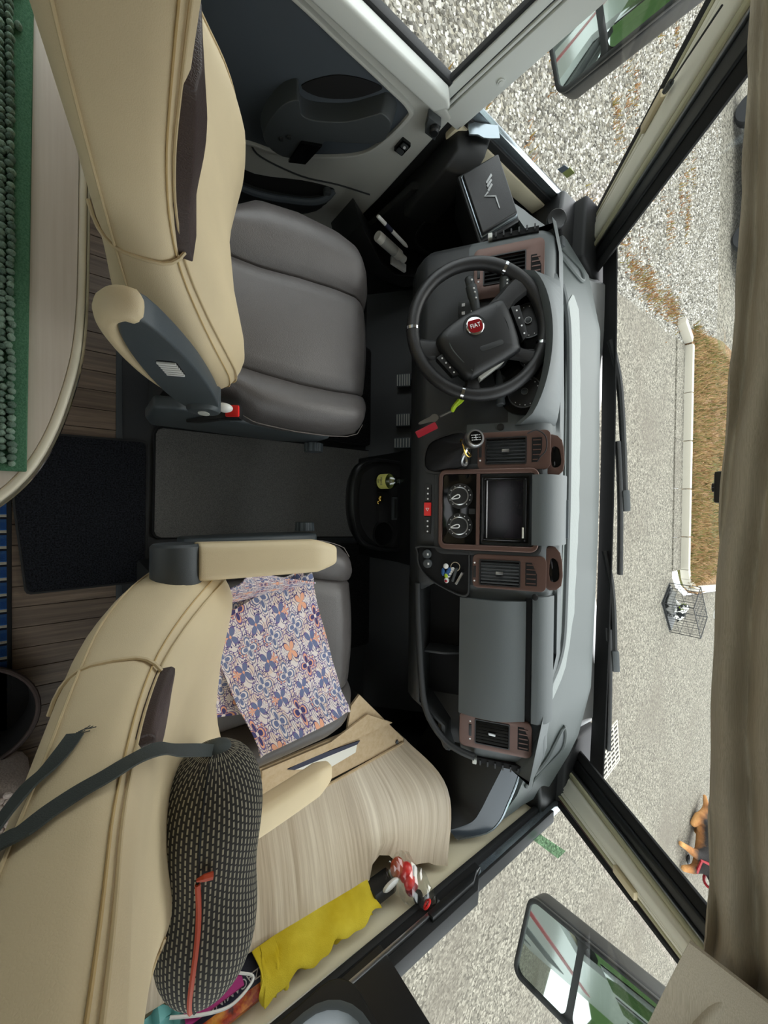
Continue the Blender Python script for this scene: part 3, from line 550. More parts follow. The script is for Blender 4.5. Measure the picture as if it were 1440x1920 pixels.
P = [(5.86, 9.1, -.40), (6.08, 8.92, -.36), (6.30, 8.70, -.33), (6.48, 8.62, -.20), (6.64, 8.50, -.10), (6.74, 8.34, -.13),
     (6.14, 8.42, -.42), (5.96, 8.20, -.50), (5.82, 8.02, -.56), (6.42, 8.42, -.44), (6.34, 8.16, -.56), (5.78, 8.92, -.50), (5.88, 8.72, -.56), (6.0, 9.2, -.50), (6.18, 9.0, -.56), (5.72, 9.3, -.48), (5.66, 9.5, -.55), (6.66, 8.58, 0.0), (6.58, 8.44, 0.0)]
P = [(a - .12, b + .02, c) for a, b, c in P]
E_ = [(0, 1), (1, 2), (2, 3), (3, 4), (4, 5), (2, 6), (6, 7), (7, 8), (2, 9), (9, 10), (0, 11), (11, 12), (0, 13), (13, 14), (0, 15), (15, 16), (4, 17), (4, 18)]
sd = skinned('dog', P, E_, [.15, .16, .17, .12, .11, .055, .075, .05, .04, .075, .045, .09, .045, .09, .045, .05, .03, .028, .028], 'tan_fur', 'black and tan dog in a red harness lying on the asphalt')
for c0, c1 in (((6.22, 8.78, -.34), .19),): MB().tube([V(c0) + (V((0.6, 0.8, 0)) * math.cos(q) + V((0, 0, 1)) * math.sin(q)) * c1 for q in [6.283 * k / 18 for k in range(18)]], 0.028, 6, closed=True).build('harness', 'dark_red', sd)
MB().tube([V((6.44, 8.64, -.22)) + (V((0.5, -.8, .2)).normalized() * math.cos(q) + V((-.4, .2, .9)).normalized() * math.sin(q)) * .14 for q in [6.283 * k / 18 for k in range(18)]], 0.025, 6, closed=True).build('harness', 'dark_red', sd)
MB().tube([(6.22, 8.6, -.16), (6.10, 8.5, -.22), (6.06, 8.42, -.34), (6.30, 8.4, -.40)], 0.024, 6).build('harness', 'dark_red', sd)
# bowls and bits on the ground
def bowl(c, r, mat, lab):
    b = MB().lathe([(r * 0.9, 0), (r, r * 0.5), (r * 0.86, r * 0.5), (r * 0.7, r * 0.12), (0.001, r * 0.12)], Frame(V(c), (1, 0, 0), (0, 1, 0)), 20, False).build('bowl', mat)
    return tag(b, lab, 'bowl')
bowl((2.15, 10.25, GZ), 0.10, 'white_plastic', 'white bowl on the road beyond the wire crate')
bowl((6.62, 9.02, GZ), 0.12, 'white_plastic', 'white bowl beside the black and tan dog')
tag(MB().ball((6.32, 8.42 + 0.2, GZ + 0.03), (0.09, 0.05, 0.03)).build('dog_toy', 'black_plastic'), 'small dark toy lying by the dog in harness', 'toy')
# parked car at the edge of the gravel (front wheel and wing)
car = thing('parked_car', (-6.8, 11.85, GZ), 'dark grey parked car at the far edge of the gravel', 'car')
Fk = Frame((-5.85, 11.85, GZ), (-1, 0, 0), (0, -1, 0))
prof = [(-0.75, 0.25), (3.3, 0.25), (3.35, 0.7), (3.2, 0.95), (2.5, 1.0), (1.9, 1.5), (0.9, 1.52), (0.35, 1.05), (-0.5, 0.92), (-0.8, 0.7)]
Fs = Frame(Fk.p(0, -0.85, 0), Fk.x, (0, 0, 1), -Fk.y)
MB().prism(prof, -1.7, 0.0, Fs).build('body', 'car_grey', car, bevel=0.06, seg=3)
MB().prism([(0.95, 1.03), (2.35, 1.03), (1.85, 1.42), (1.0, 1.43)], -0.005, 0.006, Fs).build('side_glass', 'gloss_black', car)
for a in (-0.05, 2.6):
    for c in (-1.62, 0.0):
        wh = MB().lathe([(0.18, -0.11), (0.30, -0.11), (0.33, -0.07), (0.33, 0.07), (0.30, 0.11), (0.18, 0.11)], Frame(Fs.p(a, 0.33, c), Fs.x, Fs.y, Fs.z), 28).build('tyre', 'tyre', car)
        MB().lathe([(0.17, 0.085), (0.19, 0.10), (0.05, 0.09), (0.04, 0.11)], Frame(Fs.p(a, 0.33, c), Fs.x, Fs.y, Fs.z), 20).build('hub', 'satin_metal', wh)
# hedge and a parked motorhome behind the vehicle (seen in the mirrors)
hb = MB(); hg = []
for i in range(60):
    x = -22 + 44 * i / 59; hg.append([V((x, -13 + .5 * math.sin(i * 1.7) + d_, z + .25 * math.sin(i * 2.3 + z))) for d_, z in ((0, -.6), (.25, .8), (.1, 2.4), (-.4, 3.4), (-1.4, 3.6), (-1.8, -.6))])
struct(hb.loft(hg).build('hedge_backdrop', 'hedge_green'))
for mx, my, lab in ((4.2, -7.5, 'white parked motorhome reflected in the passenger side mirror'),):
    mh = thing('parked_motorhome', (mx, my, GZ), lab, 'motorhome')
    MB().prism([(-3, .35), (2.2, .35), (2.9, .5), (2.95, 1.2), (2.3, 1.6), (2.0, 2.6), (-3, 2.7)], -1.1, 1.1, Frame((mx, my, GZ), (0, 1, 0), (0, 0, 1), (1, 0, 0))).build('body', 'white_paint', mh, bevel=.08, seg=3)
    for sx_ in (-1, 1):
        for yy in (-2.0, -.4): MB().box((mx + sx_ * 1.105, my + yy, GZ + 1.7), (.02, 1.0, .6)).build('side_window', 'gloss_black', mh)
        for yy in (-1.6, 2.0): MB().lathe([(.15, -.1), (.33, -.1), (.36, 0), (.33, .1), (.15, .1)], Frame((mx + sx_ * 1.0, my + yy, GZ + .36), (0, 1, 0), (0, 0, 1), (1, 0, 0)), 20).build('tyre', 'tyre', mh)
    MB().prism([(-.95, 1.25), (.95, 1.25), (.8, 2.0), (-.8, 2.0)], 0, .05, Frame((mx, my + 2.62, GZ), (-1, 0, 0), (0, -.38, .92))).build('windscreen', 'gloss_black', mh)
# wipers
def wiper(pts, joint, lab, arm):
    r = thing('wiper', pts[0], lab, 'wiper', 'windscreen wipers')
    P = [V(p) for p in pts]; q = smooth_path(P, 6)
    MB().ribbon(q, [(0, 0.72, -0.69)] * len(q), 0.020, 0.014).build('blade', 'black_plastic', r, bevel=0.003)
    MB().tube(smooth_path(arm, 6), [0.013] + [0.011] * (len(smooth_path(arm, 6)) - 2) + [0.008], 8).build('arm', 'rubber', r)
    j = V(joint); MB().box((0, 0, 0), (0.075, 0.028, 0.024), Frame(j, (1, 0.08, 0.03), (0, -0.72, 0.69))).build('pivot', 'dark_grey', r, bevel=0.006)
def wo(x, s, o=0.02): p = wsP(x, s); return p + V((0, 0.03, 0.03)) + V((0, 0.69, 0.724)) * o
wiper([wo(-.24, 0, .012), wo(-.10, 0, .021), wo(.02, 0, .026), wo(.23, 0, .030)], wo(-.03, 0, .034), 'black wiper nearer the steering wheel at the foot of the windscreen', [wo(-.60, -.02, -.015), wo(-.45, 0, .006), wo(-.25, 0, .022), wo(-.03, 0, .032)])
wiper([wo(.42, 0, .000), wo(.53, 0, .006), wo(.66, 0, .010), wo(.84, 0, .014)], wo(.53, 0, .016), 'black wiper on the passenger side at the foot of the windscreen', [wo(.15, -.02, -.02), wo(.27, 0, -.004), wo(.40, 0, .008), wo(.53, 0, .014)])
# door mirrors: housing, large glass and lower wide-angle glass
def mirror(name, c, ex, ey, W_, H_, lab, split):
    r = thing(name, c, lab, 'mirror', 'door mirrors'); fr = Frame(c, ex, ey); 
    o = rrect(-W_ / 2, W_ / 2, -H_ / 2, H_ / 2, 0.03, 5)
    MB().prism(o, -0.10, 0.0, fr, top=o).build('housing', 'black_plastic', r, bevel=0.02, seg=3)
    MB().ringprism(o, rrect(-W_ / 2 + 0.012, W_ / 2 - 0.012, -H_ / 2 + 0.012, H_ / 2 - 0.012, 0.022, 5), -0.002, 0.012, fr).build('rim', 'black_plastic', r, bevel=0.004)
    MB().prism(rrect(-W_ / 2 + 0.012, W_ / 2 - 0.012, -H_ / 2 + 0.012, -H_ / 2 + split - 0.006, 0.02, 4), 0.0, 0.004, fr).build('wide_angle_glass', 'mirror', r)
    MB().prism(rrect(-W_ / 2 + 0.012, W_ / 2 - 0.012, -H_ / 2 + split + 0.012, H_ / 2 - 0.012, 0.02, 4), 0.0, 0.004, fr).build('main_glass', 'mirror', r)
    s = 1 if c[0] < 0 else -1
    MB().tube([V(c) + V((0, 0.06, 0.12)), V(c) + V((s * 0.06, 0.10, 0.40)), V(c) + V((s * 0.10, 0.0, 0.75))], 0.022, 10).build('bracket', 'black_plastic', r)
mirror('door_mirror', (-1.325, 1.10, 1.00), (0.90, 0.437, 0.0), (-0.037, 0.076, 0.996), 0.19, 0.38, 'black door mirror seen through the driver side window', 0.13)
mirror('door_mirror', (1.335, 1.10, 0.955), (0.898, -0.44, 0.0), (0.038, 0.078, 0.996), 0.21, 0.40, 'black door mirror seen through the passenger side window', 0.16)
# ------------------------------------------------------------ dashboard
ST = Frame((0, 0.954, 0.769), (1, 0, 0), (0, 0.545, 0.839), (0, -0.839, 0.545))   # fascia plane: a = x, b = up the slope, c = towards the seats
dash = thing('dashboard', (0, 1.1, 0.0), 'grey moulded dashboard with brown air vents spanning the cab under the windscreen', 'dashboard')
def yz_of(s, off): p = ST.p(0, s, off); return (p.y, p.z)
TOPP = [(1.072, 0.860), (1.098, 0.858), (1.114, 0.848), (1.118, 0.78), (1.20, 0.55), (1.22, 0.36)]
def prof(lst, top=TOPP): return [(1.20, 0.34)] + [yz_of(*q) for q in lst] + list(top)
DRV = [(-.315, -.11), (-.28, -.04), (-.25, -.004), (-.235, 0), (-.20, 0), (-.14, 0), (-.128, 0), (-.115, 0), (-.07, 0), (0, 0), (.05, 0), (.09, -.004), (.115, -.02), (.13, -.05)]
PAS = [(-.30, -.05), (-.275, -.012), (-.262, 0), (-.25, 0.0), (-.243, -.012), (-.24, -.11), (-.135, -.11), (-.128, -.012), (-.07, -.004), (0, -.006), (.05, -.014), (.09, -.02), (.115, -.035), (.13, -.06)]
CEN = [(-.315, -.11), (-.29, -.03), (-.265, 0.0), (-.25, 0.012), (-.20, 0.014), (-.14, 0.010), (-.128, 0.010), (-.115, 0.010), (-.07, 0.008), (0, 0.006), (.05, 0.004), (.09, 0.0), (.115, -.015), (.13, -.045)]
def shr(L, k, dz=0): return [(s * (0.94) , o - k) for s, o in L]
stn = [(-.80, shr(DRV, .06)), (-.785, shr(DRV, .02)), (-.76, DRV), (-.30, DRV), (-.245, DRV), (-.215, CEN), (.225, CEN), (.252, PAS), (.60, PAS)]
def tsh(x): return -.42 * max(0, x - .42) - .5 * max(0, -x - .68)
def ringx(x, L):
    P = prof(L); n = len(P); return [V((x, y + (tsh(x) if i >= n - 6 and i < n - 2 else 0), z)) for i, (y, z) in enumerate(P)]
stn.insert(-1, (.42, PAS)); stn.insert(3, (-.72, DRV))
rings = [ringx(x, L) for x, L in stn]
PE = [(-.20, -.05), (-.19, -.012), (-.18, 0), (-.17, 0.0), (-.165, -.012), (-.16, -.05), (-.135, -.05), (-.128, -.008), (-.07, -.002), (0, -.004), (.05, -.010), (.09, -.016), (.11, -.03), (.12, -.06)]
rings += [ringx(x, L) for x, L in ((.66, PE), (.70, PE), (.735, shr(PE, .006)), (.752, shr(PE, .03)), (.758, shr(PE, .07)))]
mb_ = MB().loft(rings).build('main_body', 'dash_grey', dash, bevel=0.0, angle=50)
mb_.data.materials.append(MATS['dash_dark'])      # lower half near-black: dark moulding with its shade painted in as well
for p_ in mb_.data.polygons:
    if p_.center.z < .672 or (abs(p_.center.x) < .2 and p_.center.z < .70) or (-.72 < p_.center.x < -.24 and p_.center.z < .77 and p_.center.y < 1.08): p_.material_index = 1
# pocket under the glovebox: lip, divider
lip = [ST.p(x, s, 0.006) for x, s in ((.232, -.258), (.32, -.256), (.42, -.250), (.52, -.243), (.60, -.232), (.655, -.208), (.70, -.168), (.722, -.125), (.732, -.08))]
MB().tube(smooth_path(lip, 5), 0.010, 10).build('pocket_lip', 'dash_dark', dash)
MB().prism([(-.245, -.10), (-.13, -.10), (-.13, -.05), (-.18, -.03), (-.245, -.03)], .448, .456, Frame(ST.o, ST.y, ST.z, ST.x)).build('pocket_divider', 'dash_dark', dash, bevel=0.002)
MB().sheet([[ST.p(x, s, -.101) for s in (-.242, -.135)] for x in (.255, .66)], 0.002).build('pocket_back', 'matt_black', dash)
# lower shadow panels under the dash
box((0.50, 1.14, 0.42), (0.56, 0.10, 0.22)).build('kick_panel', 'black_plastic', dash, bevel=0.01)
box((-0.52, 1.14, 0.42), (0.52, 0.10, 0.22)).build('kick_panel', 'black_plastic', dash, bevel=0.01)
# glovebox lid
lid = MB(); g = []
for i in range(13):
    x = .262 + (.602 - .262) * i / 12; row = []
    for k in range(13):
        u = k / 12; s = -.124 + .176 * u; off = 0.006 + 0.016 * math.sin(math.pi * min(u * 1.05, 1)) - 0.018 * max(0, u - .6) ** 1.3 * 2
        row.append(ST.p(x, s, off))
    g.append(row)
gb = lid.sheet(g, -0.012).build('glovebox_lid', 'dash_grey', dash)
MB().tube([ST.p(.29, -.092, .0215), ST.p(.56, -.092, .0215)], 0.0016, 6).build('lid_crease', 'dash_light', gb)
MB().box((.43, .062, -.012), (.35, .016, .02), ST).build('lid_gap', 'matt_black', dash)
up = []
for i in range(9):
    x = .245 + (.60 - .245) * i / 8; up.append([ST.p(x, s, o) for s, o in ((.074, .004), (.085, .006), (.105, -.006), (.122, -.03))])
MB().sheet(up, -0.01).build('upper_lid', 'dash_grey', dash)
MB().lathe([(0.008, 0), (0.008, 0.012), (0.005, 0.014)], Frame(ST.p(.245, .078, .012), ST.x, ST.y, ST.z), 12).build('lid_button', 'matt_black', dash)
# ---- air vents
def vent(bez, gr, nsl, tri=None, slider=True, cross=False, c=0.012):
    x0, x1, s0, s1 = bez
    o = rrect(x0, x1, s0, s1, 0.016, 4); i_ = rrect(gr[0], gr[1], gr[2], gr[3], 0.003, 4)
    b = MB().ringprism(o, i_, -0.004, c, ST).build('vent_bezel', 'vent_brown', dash, bevel=0.003)
    MB().box(((gr[0] + gr[1]) / 2, (gr[2] + gr[3]) / 2, -0.001), (gr[1] - gr[0], gr[3] - gr[2], 0.004), ST).build('cavity', 'matt_black', b)
    w = (gr[1] - gr[0]) / nsl
    for k in range(nsl):
        xx = gr[0] + w * (k + .5); fr = Frame(ST.p(xx, (gr[2] + gr[3]) / 2, c - 0.004), (ST.x * 0.8 + ST.z * 0.6), ST.y)
        MB().box((0, 0, 0), (w * 0.72, gr[3] - gr[2] - 0.002, 0.0016), fr).build('slat', 'black_plastic', b)
    if cross:
        for k in range(4):
            ss = gr[2] + (gr[3] - gr[2]) * (k + .7) / 4.6; MB().box(((gr[0] + gr[1]) / 2, ss, c - 0.008), (gr[1] - gr[0], 0.002, 0.004), ST).build('cross_slat', 'black_plastic', b)
    MB().box(((gr[0] + gr[1]) / 2, (gr[2] + gr[3]) / 2, c), (0.0085, 0.020, 0.008), ST).build('tab', 'satin_metal', b, bevel=0.002)
    MB().ringprism(rrect(gr[0] - .003, gr[1] + .003, gr[2] - .003, gr[3] + .003, 0.004, 4), i_, c - 0.004, c + 0.002, ST).build('grille_rim', 'black_plastic', b)
    if slider:
        xm = (gr[0] + gr[1]) / 2; ss = gr[2] - 0.016
        MB().box((xm, ss, c), (0.034, 0.008, 0.004), ST).build('slider', 'black_plastic', b, bevel=0.001)
        for q in (-.026, .026): MB().prism(circ(xm + q, ss, .0026, 10), c, c + 0.001, ST).build('dot', 'white_print', b)
    if tri:
        tx0, tx1, t0, t1, sgn = tri
        pts = [(tx0, t0), (tx1, t0), (tx1, t0 + (t1 - t0) * (1 if sgn > 0 else .55)), ((tx0 + tx1) / 2, t1), (tx0, t0 + (t1 - t0) * (1 if sgn < 0 else .55))]
        MB().prism(pts, c - 0.002, c + 0.0008, ST).build('side_grille', 'matt_black', b)
        for k in range(5):
            xx = tx0 + (tx1 - tx0) * (k + .5) / 5; MB().box((xx, (t0 + t1) / 2, c + 0.001), (0.003, (t1 - t0) * .8, 0.002), ST).build('fin', 'vent_brown', b)
    return b
vent((-.745, -.600, -.100, .090), (-.715, -.640, -.070, .040), 7, (-.70, -.635, .055, .082, 1))
vent((-.216, -.108, -.082, .112), (-.197, -.127, -.058, .048), 7, (-.195, -.128, .064, .09, -1), c=0.020)
vent((.132, .230, -.092, .106), (.150, .218, -.070, .036), 7, (.150, .214, .052, .082, 1), c=0.020)
vent((.603, .704, -.126, .076), (.620, .686, -.078, .014), 7, (.618, .682, .038, .068, 1), cross=True, c=0.008)
for x0, x1 in ((-.17, -.118), (.142, .20)):
    a = MB().prism(sm2([(x0, .118), (x1, .118), (x1 - .004, .14), (x0 + .006, .136)], 3), -.03, -.012, ST).build('vent_pod', 'gloss_black', dash, bevel=0.003)
    MB().ringprism(sm2([(x0 - .03, .104), (x1 + .02, .104), (x1 + .014, .147), (x0 - .02, .143)], 3), sm2([(x0, .118), (x1, .118), (x1 - .004, .14), (x0 + .006, .136)], 3), -.04, -.010, ST).build('pod_surround', 'vent_brown', dash, bevel=0.003)
# ---- centre stack: brown frame, climate panel, radio, lidded box
outer = rrect(-.112, .122, -.192, .084, .022, 5)
MB().ringprism(outer, rrect(-.098, .106, -.180, .072, .010, 5), 0.0, .030, ST).build('stack_frame', 'vent_brown', dash, bevel=0.004, seg=3)
MB().ringprism(rrect(-.128, .138, -.208, .094, .03, 5), outer, 0.0, .018, ST).build('stack_surround', 'dash_dark', dash, bevel=0.005)
MB().box((.004, -.078, .020), (.204, .010, .02), ST).build('stack_divider', 'vent_brown', dash, bevel=0.002)
cp = MB().prism(rrect(-.098, .106, -.180, -.083, .006), .010, .022, ST).build('climate_panel', 'gloss_black', dash, bevel=0.001)
for kx, ang in ((-.034, 1.0), (.052, 0.85)):
    kf = Frame(ST.p(kx, -.130, .022), ST.x, ST.y, ST.z)
    MB().lathe([(.037, 0), (.037, .002), (.034, .003)], kf, 32).build('dial_plate', 'black_plastic', cp)
    k = MB().lathe([(.026, 0), (.026, .012), (.0235, .016), (.0205, .017)], kf, 32).build('knob', 'black_plastic', cp)
    MB().lathe([(.0265, .0125), (.0265, .0150), (.0235, .0165), (.0235, .0125)], kf, 32, False).build('knob_ring', 'satin_metal', k)
    kr = Frame(kf.o, kf.x * math.cos(-2.2 + ang) + kf.y * math.sin(-2.2 + ang), kf.y * math.cos(-2.2 + ang) - kf.x * math.sin(-2.2 + ang), kf.z)
    MB().tube(smooth_path([kr.p(.023, 0, .0185), kr.p(.004, .005, .0185), kr.p(-.002, 0, .0185), kr.p(.004, -.005, .0185)], 5, True), .0016, 6, closed=True).build('pointer', 'white_print', k)
    for q in range(11):
        a = math.radians(40 + q * 28); MB().prism(circ(.0305 * math.cos(a), .0305 * math.sin(a), .0017, 8), .002, .0034, kf).build('dial_mark', 'white_print', cp)
MB().box((.010, -.095, .0225), (.016, .018, .002), ST).build('climate_button', 'black_plastic', cp, bevel=0.001)
rd = MB().prism(rrect(-.092, .100, -.070, .060, .004), .008, .020, ST).build('radio', 'black_plastic', dash, bevel=0.002)
MB().ringprism(rrect(-.089, .097, -.067, .057, .003), rrect(-.080, .088, -.058, .048, .003), .020, .024, ST).build('radio_frame', 'gloss_black', rd, bevel=0.001)
MB().box((.004, -.005, .0205), (.160, .096, .004), ST).build('display', 'screen', rd)
MB().box((.004, -.053, .0235), (.164, .0024, .002), ST).build('bright_strip', 'chrome', rd)
MB().box((.068, .044, .0240), (.030, .0045, .001), ST).build('button_legend', 'paper', rd)
bx = []
for i in range(9):
    x = -.092 + .192 * i / 8; bx.append([ST.p(x, s, o) for s, o in ((.072, .018), (.085, .022), (.105, .016), (.124, -.004), (.138, -.034), (.142, -.06))])
lb = MB().sheet(bx, -0.02).build('box_lid', 'dash_grey', dash)
MB().box((.004, .074, .012), (.196, .010, .014), ST).build('lid_shadow_gap', 'matt_black', dash)
MB().tube(smooth_path([ST.p(-.045, .094, .0225), ST.p(-.04, .112, .0135), ST.p(-.012, .114, .0125), ST.p(0, .106, .017), ST.p(.012, .114, .0125), ST.p(.045, .112, .0135), ST.p(.05, .094, .0225)], 5), 0.0012, 5).build('embossing', 'dash_dark', lb)
MB().box((.03, .158, -.055), (.11, .018, .02), ST).build('lid_catch', 'slate_grey', dash, bevel=0.004)
# ---- switch row with hazard button
hz = MB().box((.005, -.2265, .014), (.040, .022, .012), ST).build('hazard_button', 'red_button', dash, bevel=0.002)
MB().ringprism([(.005 + .0062 * math.cos(a), -.2265 + .0062 * math.sin(a)) for a in (0, 2.094, 4.189)], [(.005 + .0042 * math.cos(a), -.2265 + .0042 * math.sin(a)) for a in (0, 2.094, 4.189)], .0198, .0206, ST).build('triangle_mark', 'white_print', hz)
for x0, x1 in ((-.070, -.018), (.028, .080)):
    sp = MB().prism(rrect(x0, x1, -.237, -.216, .004), .010, .018, ST).build('switch_strip', 'black_plastic', dash, bevel=0.001)
    for q in (.25, .55, .85):
        x = x0 + (x1 - x0) * q; MB().prism(circ(x, -.226, .0026, 10), .018, .0188, ST).build('switch_symbol', 'white_print', sp)
# ---- open tray with covered sockets
ty = sm2([(.120, -.245), (.140, -.252), (.175, -.248), (.215, -.215), (.252, -.135), (.250, -.108), (.225, -.104), (.140, -.104), (.128, -.112)], 3)
tr = MB().ringprism([(.185 + (a - .185) * 1.07, -.175 + (b + .175) * 1.06) for a, b in ty], ty, -.004, .024, ST).build('tray_rim', 'dash_dark', dash, bevel=0.004)
MB().prism(ty, .0145, .0155, ST).build('tray_floor', 'matt_black', tr)
for x, s in ((.140, -.226), (.168, -.224)):
    k = MB().lathe([(.0135, 0), (.0135, .010), (.011, .012)], Frame(ST.p(x, s, .015), ST.x, ST.y, ST.z), 20).build('socket_cover', 'dark_grey', dash)
    MB().box((x, s + .004, .026), (.022, .010, .004), ST).build('socket_flap', 'slate_grey', k, bevel=0.001); MB().box((x, s + .004, .0284), (.006, .005, .0006), ST).build('socket_symbol', 'white_print', k)
# ---- instrument panel and its hood
cl = sm2([(-.60, .0), (-.59, .085), (-.50, .118), (-.38, .118), (-.285, .10), (-.262, .05), (-.275, .0), (-.33, -.03), (-.45, -.05), (-.56, -.03)], 4)
ip = MB().prism(cl, -.01, .010, ST).build('instrument_panel', 'gloss_black', dash)
for cx_, cy_, r in ((-.325, .043, .046), (-.415, .055, .026), (-.520, .050, .050)):
    kf = Frame(ST.p(cx_, cy_, .010), ST.x, ST.y, ST.z)
    gd = MB().lathe([(r, 0), (r, .004), (r - .004, .0045), (r - .004, .001), (.001, .001)], kf, 32, False).build('gauge', 'black_plastic', ip)
    MB().lathe([(r * .97, .004), (r * .97, .0052), (r * .93, .0052), (r * .93, .004)], kf, 32, False).build('gauge_ring', 'steel', gd)
    MB().lathe([(.009, .001), (.009, .006), (.007, .007)], kf, 16).build('needle_hub', 'dark_grey', gd); MB().lathe([(.0092, .004), (.0092, .0064), (.0075, .0064)], kf, 16, False).build('hub_ring', 'satin_metal', gd)
    for q in range(13):
        a = math.radians(-40 + q * 21.6); MB().box((r * .80 * math.cos(a), r * .80 * math.sin(a), .0018), (.0025, .0025, .001), kf).build('gauge_mark', 'white_print', gd)
hr = []
for k in range(21):
    u = k / 20; x = -.66 + .425 * u; e = math.sin(math.pi * min(1, max(0, u))) ** 0.5
    b0 = .03 + .075 * e; c0 = .012 + .055 * e
    hr.append([ST.p(x, b0 - .012, c0 * .9), ST.p(x, b0 + .004, c0 + .008), ST.p(x, b0 + .016, c0 - .004), ST.p(x, .125 + .02 * e, -.03), ST.p(x, .13 + .01 * e, -.075), ST.p(x, b0 - .008, -.03)])
MB().loft(hr).build('instrument_hood', 'dash_grey', dash, angle=60)
MB().lathe([(.010, 0), (.010, .004), (.007, .005)], Frame(ST.p(-.232, -.020, .002), ST.x, ST.y, ST.z), 16).build('lamp_button', 'black_plastic', dash)
kn = MB().box((-.58, -.115, .006), (.05, .055, .012), ST).build('switch_block', 'black_plastic', dash, bevel=0.003)
for i in range(4): MB().box((-.592 + .024 * (i % 2), -.128 + .026 * (i // 2), .013), (.009, .009, .001), ST).build('switch_symbol', 'white_print', kn)
# steering column cowl
Fcw = Frame((-.47, .95, .70), (1, 0, 0), (0, .79, .61), (0, -.6155, .788))
MB().loft([[Fcw.p(a * k, b * k - d, c) for a, b in rrect(-.085, .085, -.06, .06, .03, 4)] for k, d, c in ((1.25, 0.02, -.10), (1.0, 0.015, .02), (.8, 0.01, .075), (.55, 0.0, .10))]).build('column_cowl', 'dark_grey', dash, bevel=0.002)
# end slots of the dash (side window demisters)
for sgn, x, s0, s1 in ((-1, -.784, -.05, .075), (1, .748, -.075, .052)):
    d_ = MB().box((x - sgn * .004, (s0 + s1) / 2, -.016), (.014, s1 - s0, .026), ST).build('demister_slot', 'matt_black', dash)
    for k in range(6): MB().box((x, s0 + (s1 - s0) * (k + .5) / 6, -.010), (.014, .004, .026), ST).build('slot_rib', 'dash_dark', d_)
    MB().box((x, s0 - .006, -.006), (.014, .012, .02), ST).build('slot_end', 'trim_light', d_, bevel=0.002)
# ---- cowl shelf between the dash and the windscreen
cw = thing('windscreen_shelf', (0, 1.25, 0.8), 'pale grey shelf running between the dashboard and the foot of the windscreen', 'shelf')
fx = [-.97, -.9, -.8, -.7, -.6, -.5, -.3, -.1, .1, .3, .42, .5, .6, .68, .755, .775, .85, .92, .98, 1.03]
SY = [([-.97, -.74, -.6, .42, .6, .755, .775, .9, 1.03], [1.02, 1.09, 1.112, 1.112, 1.03, 1.0, 1.115, 1.10, 1.06]), ([-.97, -.6, .3, .6, 1.03], [1.13, 1.195, 1.195, 1.15, 1.16]), ([-.97, -.6, .3, .6, 1.03], [1.16, 1.225, 1.225, 1.18, 1.19]), ([-.97, -.6, .6, 1.03], [1.30, 1.33, 1.31, 1.27]), ([-1, 0, 1.03], [1.36, 1.385, 1.33]), ([-1, 0, 1.03], [1.40, 1.435, 1.38]), ([-1, 0, 1.03], [1.50, 1.52, 1.48])]
SZ = [([-.97, -.8, -.6, .42, .6, .755, .775, .9, 1.03], [.69, .775, .842, .842, .835, .80, .765, .735, .675]), ([-.97, -.8, -.6, .42, .6, .8, 1.03], [.70, .785, .846, .846, .84, .78, .68]), ([-.97, -.8, -.6, .42, .6, .8, 1.03], [.70, .785, .842, .842, .836, .78, .68]), ([-.97, -.8, -.6, .6, .8, 1.03], [.71, .795, .842, .842, .795, .69]), ([-.97, -.8, -.6, .6, .8, 1.03], [.72, .80, .838, .838, .80, .70]), ([-.97, -.8, -.6, .6, .8, 1.03], [.71, .785, .812, .812, .785, .69]), ([-1, 1.03], [.70, .70])]
def cyz(x, k): return V((x, interp(x, *SY[k]) - 0.02 * max(0, x) ** 2 * (k > 3), interp(x, *SZ[k])))
def shelf_z(x, y): return interp(y, [cyz(x, k).y for k in range(7)], [cyz(x, k).z for k in range(7)])
MB().loft([[cyz(x, k) for k in range(7)] + [V((x, 1.52, .60)), V((x, 1.10, .60))] for x in fx]).build('shelf_body', 'dash_light', cw, angle=30)
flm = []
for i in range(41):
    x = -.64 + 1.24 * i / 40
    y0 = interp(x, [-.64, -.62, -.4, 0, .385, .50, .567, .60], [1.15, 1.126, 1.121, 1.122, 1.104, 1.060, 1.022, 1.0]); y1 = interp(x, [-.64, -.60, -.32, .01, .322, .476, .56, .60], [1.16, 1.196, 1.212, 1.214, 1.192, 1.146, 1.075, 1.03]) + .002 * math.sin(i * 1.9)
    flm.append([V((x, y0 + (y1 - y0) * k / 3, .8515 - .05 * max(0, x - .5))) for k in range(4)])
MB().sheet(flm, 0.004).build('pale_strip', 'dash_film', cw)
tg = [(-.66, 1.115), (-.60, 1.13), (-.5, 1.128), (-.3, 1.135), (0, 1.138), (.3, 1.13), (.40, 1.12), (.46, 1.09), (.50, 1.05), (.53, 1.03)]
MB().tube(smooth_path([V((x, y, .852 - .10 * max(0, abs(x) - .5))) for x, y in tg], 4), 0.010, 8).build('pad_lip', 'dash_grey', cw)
for pts in ([(-.88, 1.13), (-.875, 1.22), (-.80, 1.31), (-.755, 1.30), (-.80, 1.21)], [(.70, 1.215), (.78, 1.25), (.85, 1.20), (.90, 1.13), (.86, 1.14), (.79, 1.18)]):
    pp = sm2(pts, 5); cx0 = sum(a for a, b in pp) / len(pp); cy0 = sum(b for a, b in pp) / len(pp)
    MB().tube([V((a, b, shelf_z(a, b) + .002)) for a, b in pp], .007, 8, closed=True).build('recess_rim', 'dash_light', cw)
    MB().loft([[V((cx0 + (a - cx0) * k, cy0 + (b - cy0) * k, shelf_z(cx0 + (a - cx0) * k, cy0 + (b - cy0) * k) + .0015)) for a, b in pp] for k in (1.0, .6, .2)]).build('recess_floor', 'dash_grey', cw)
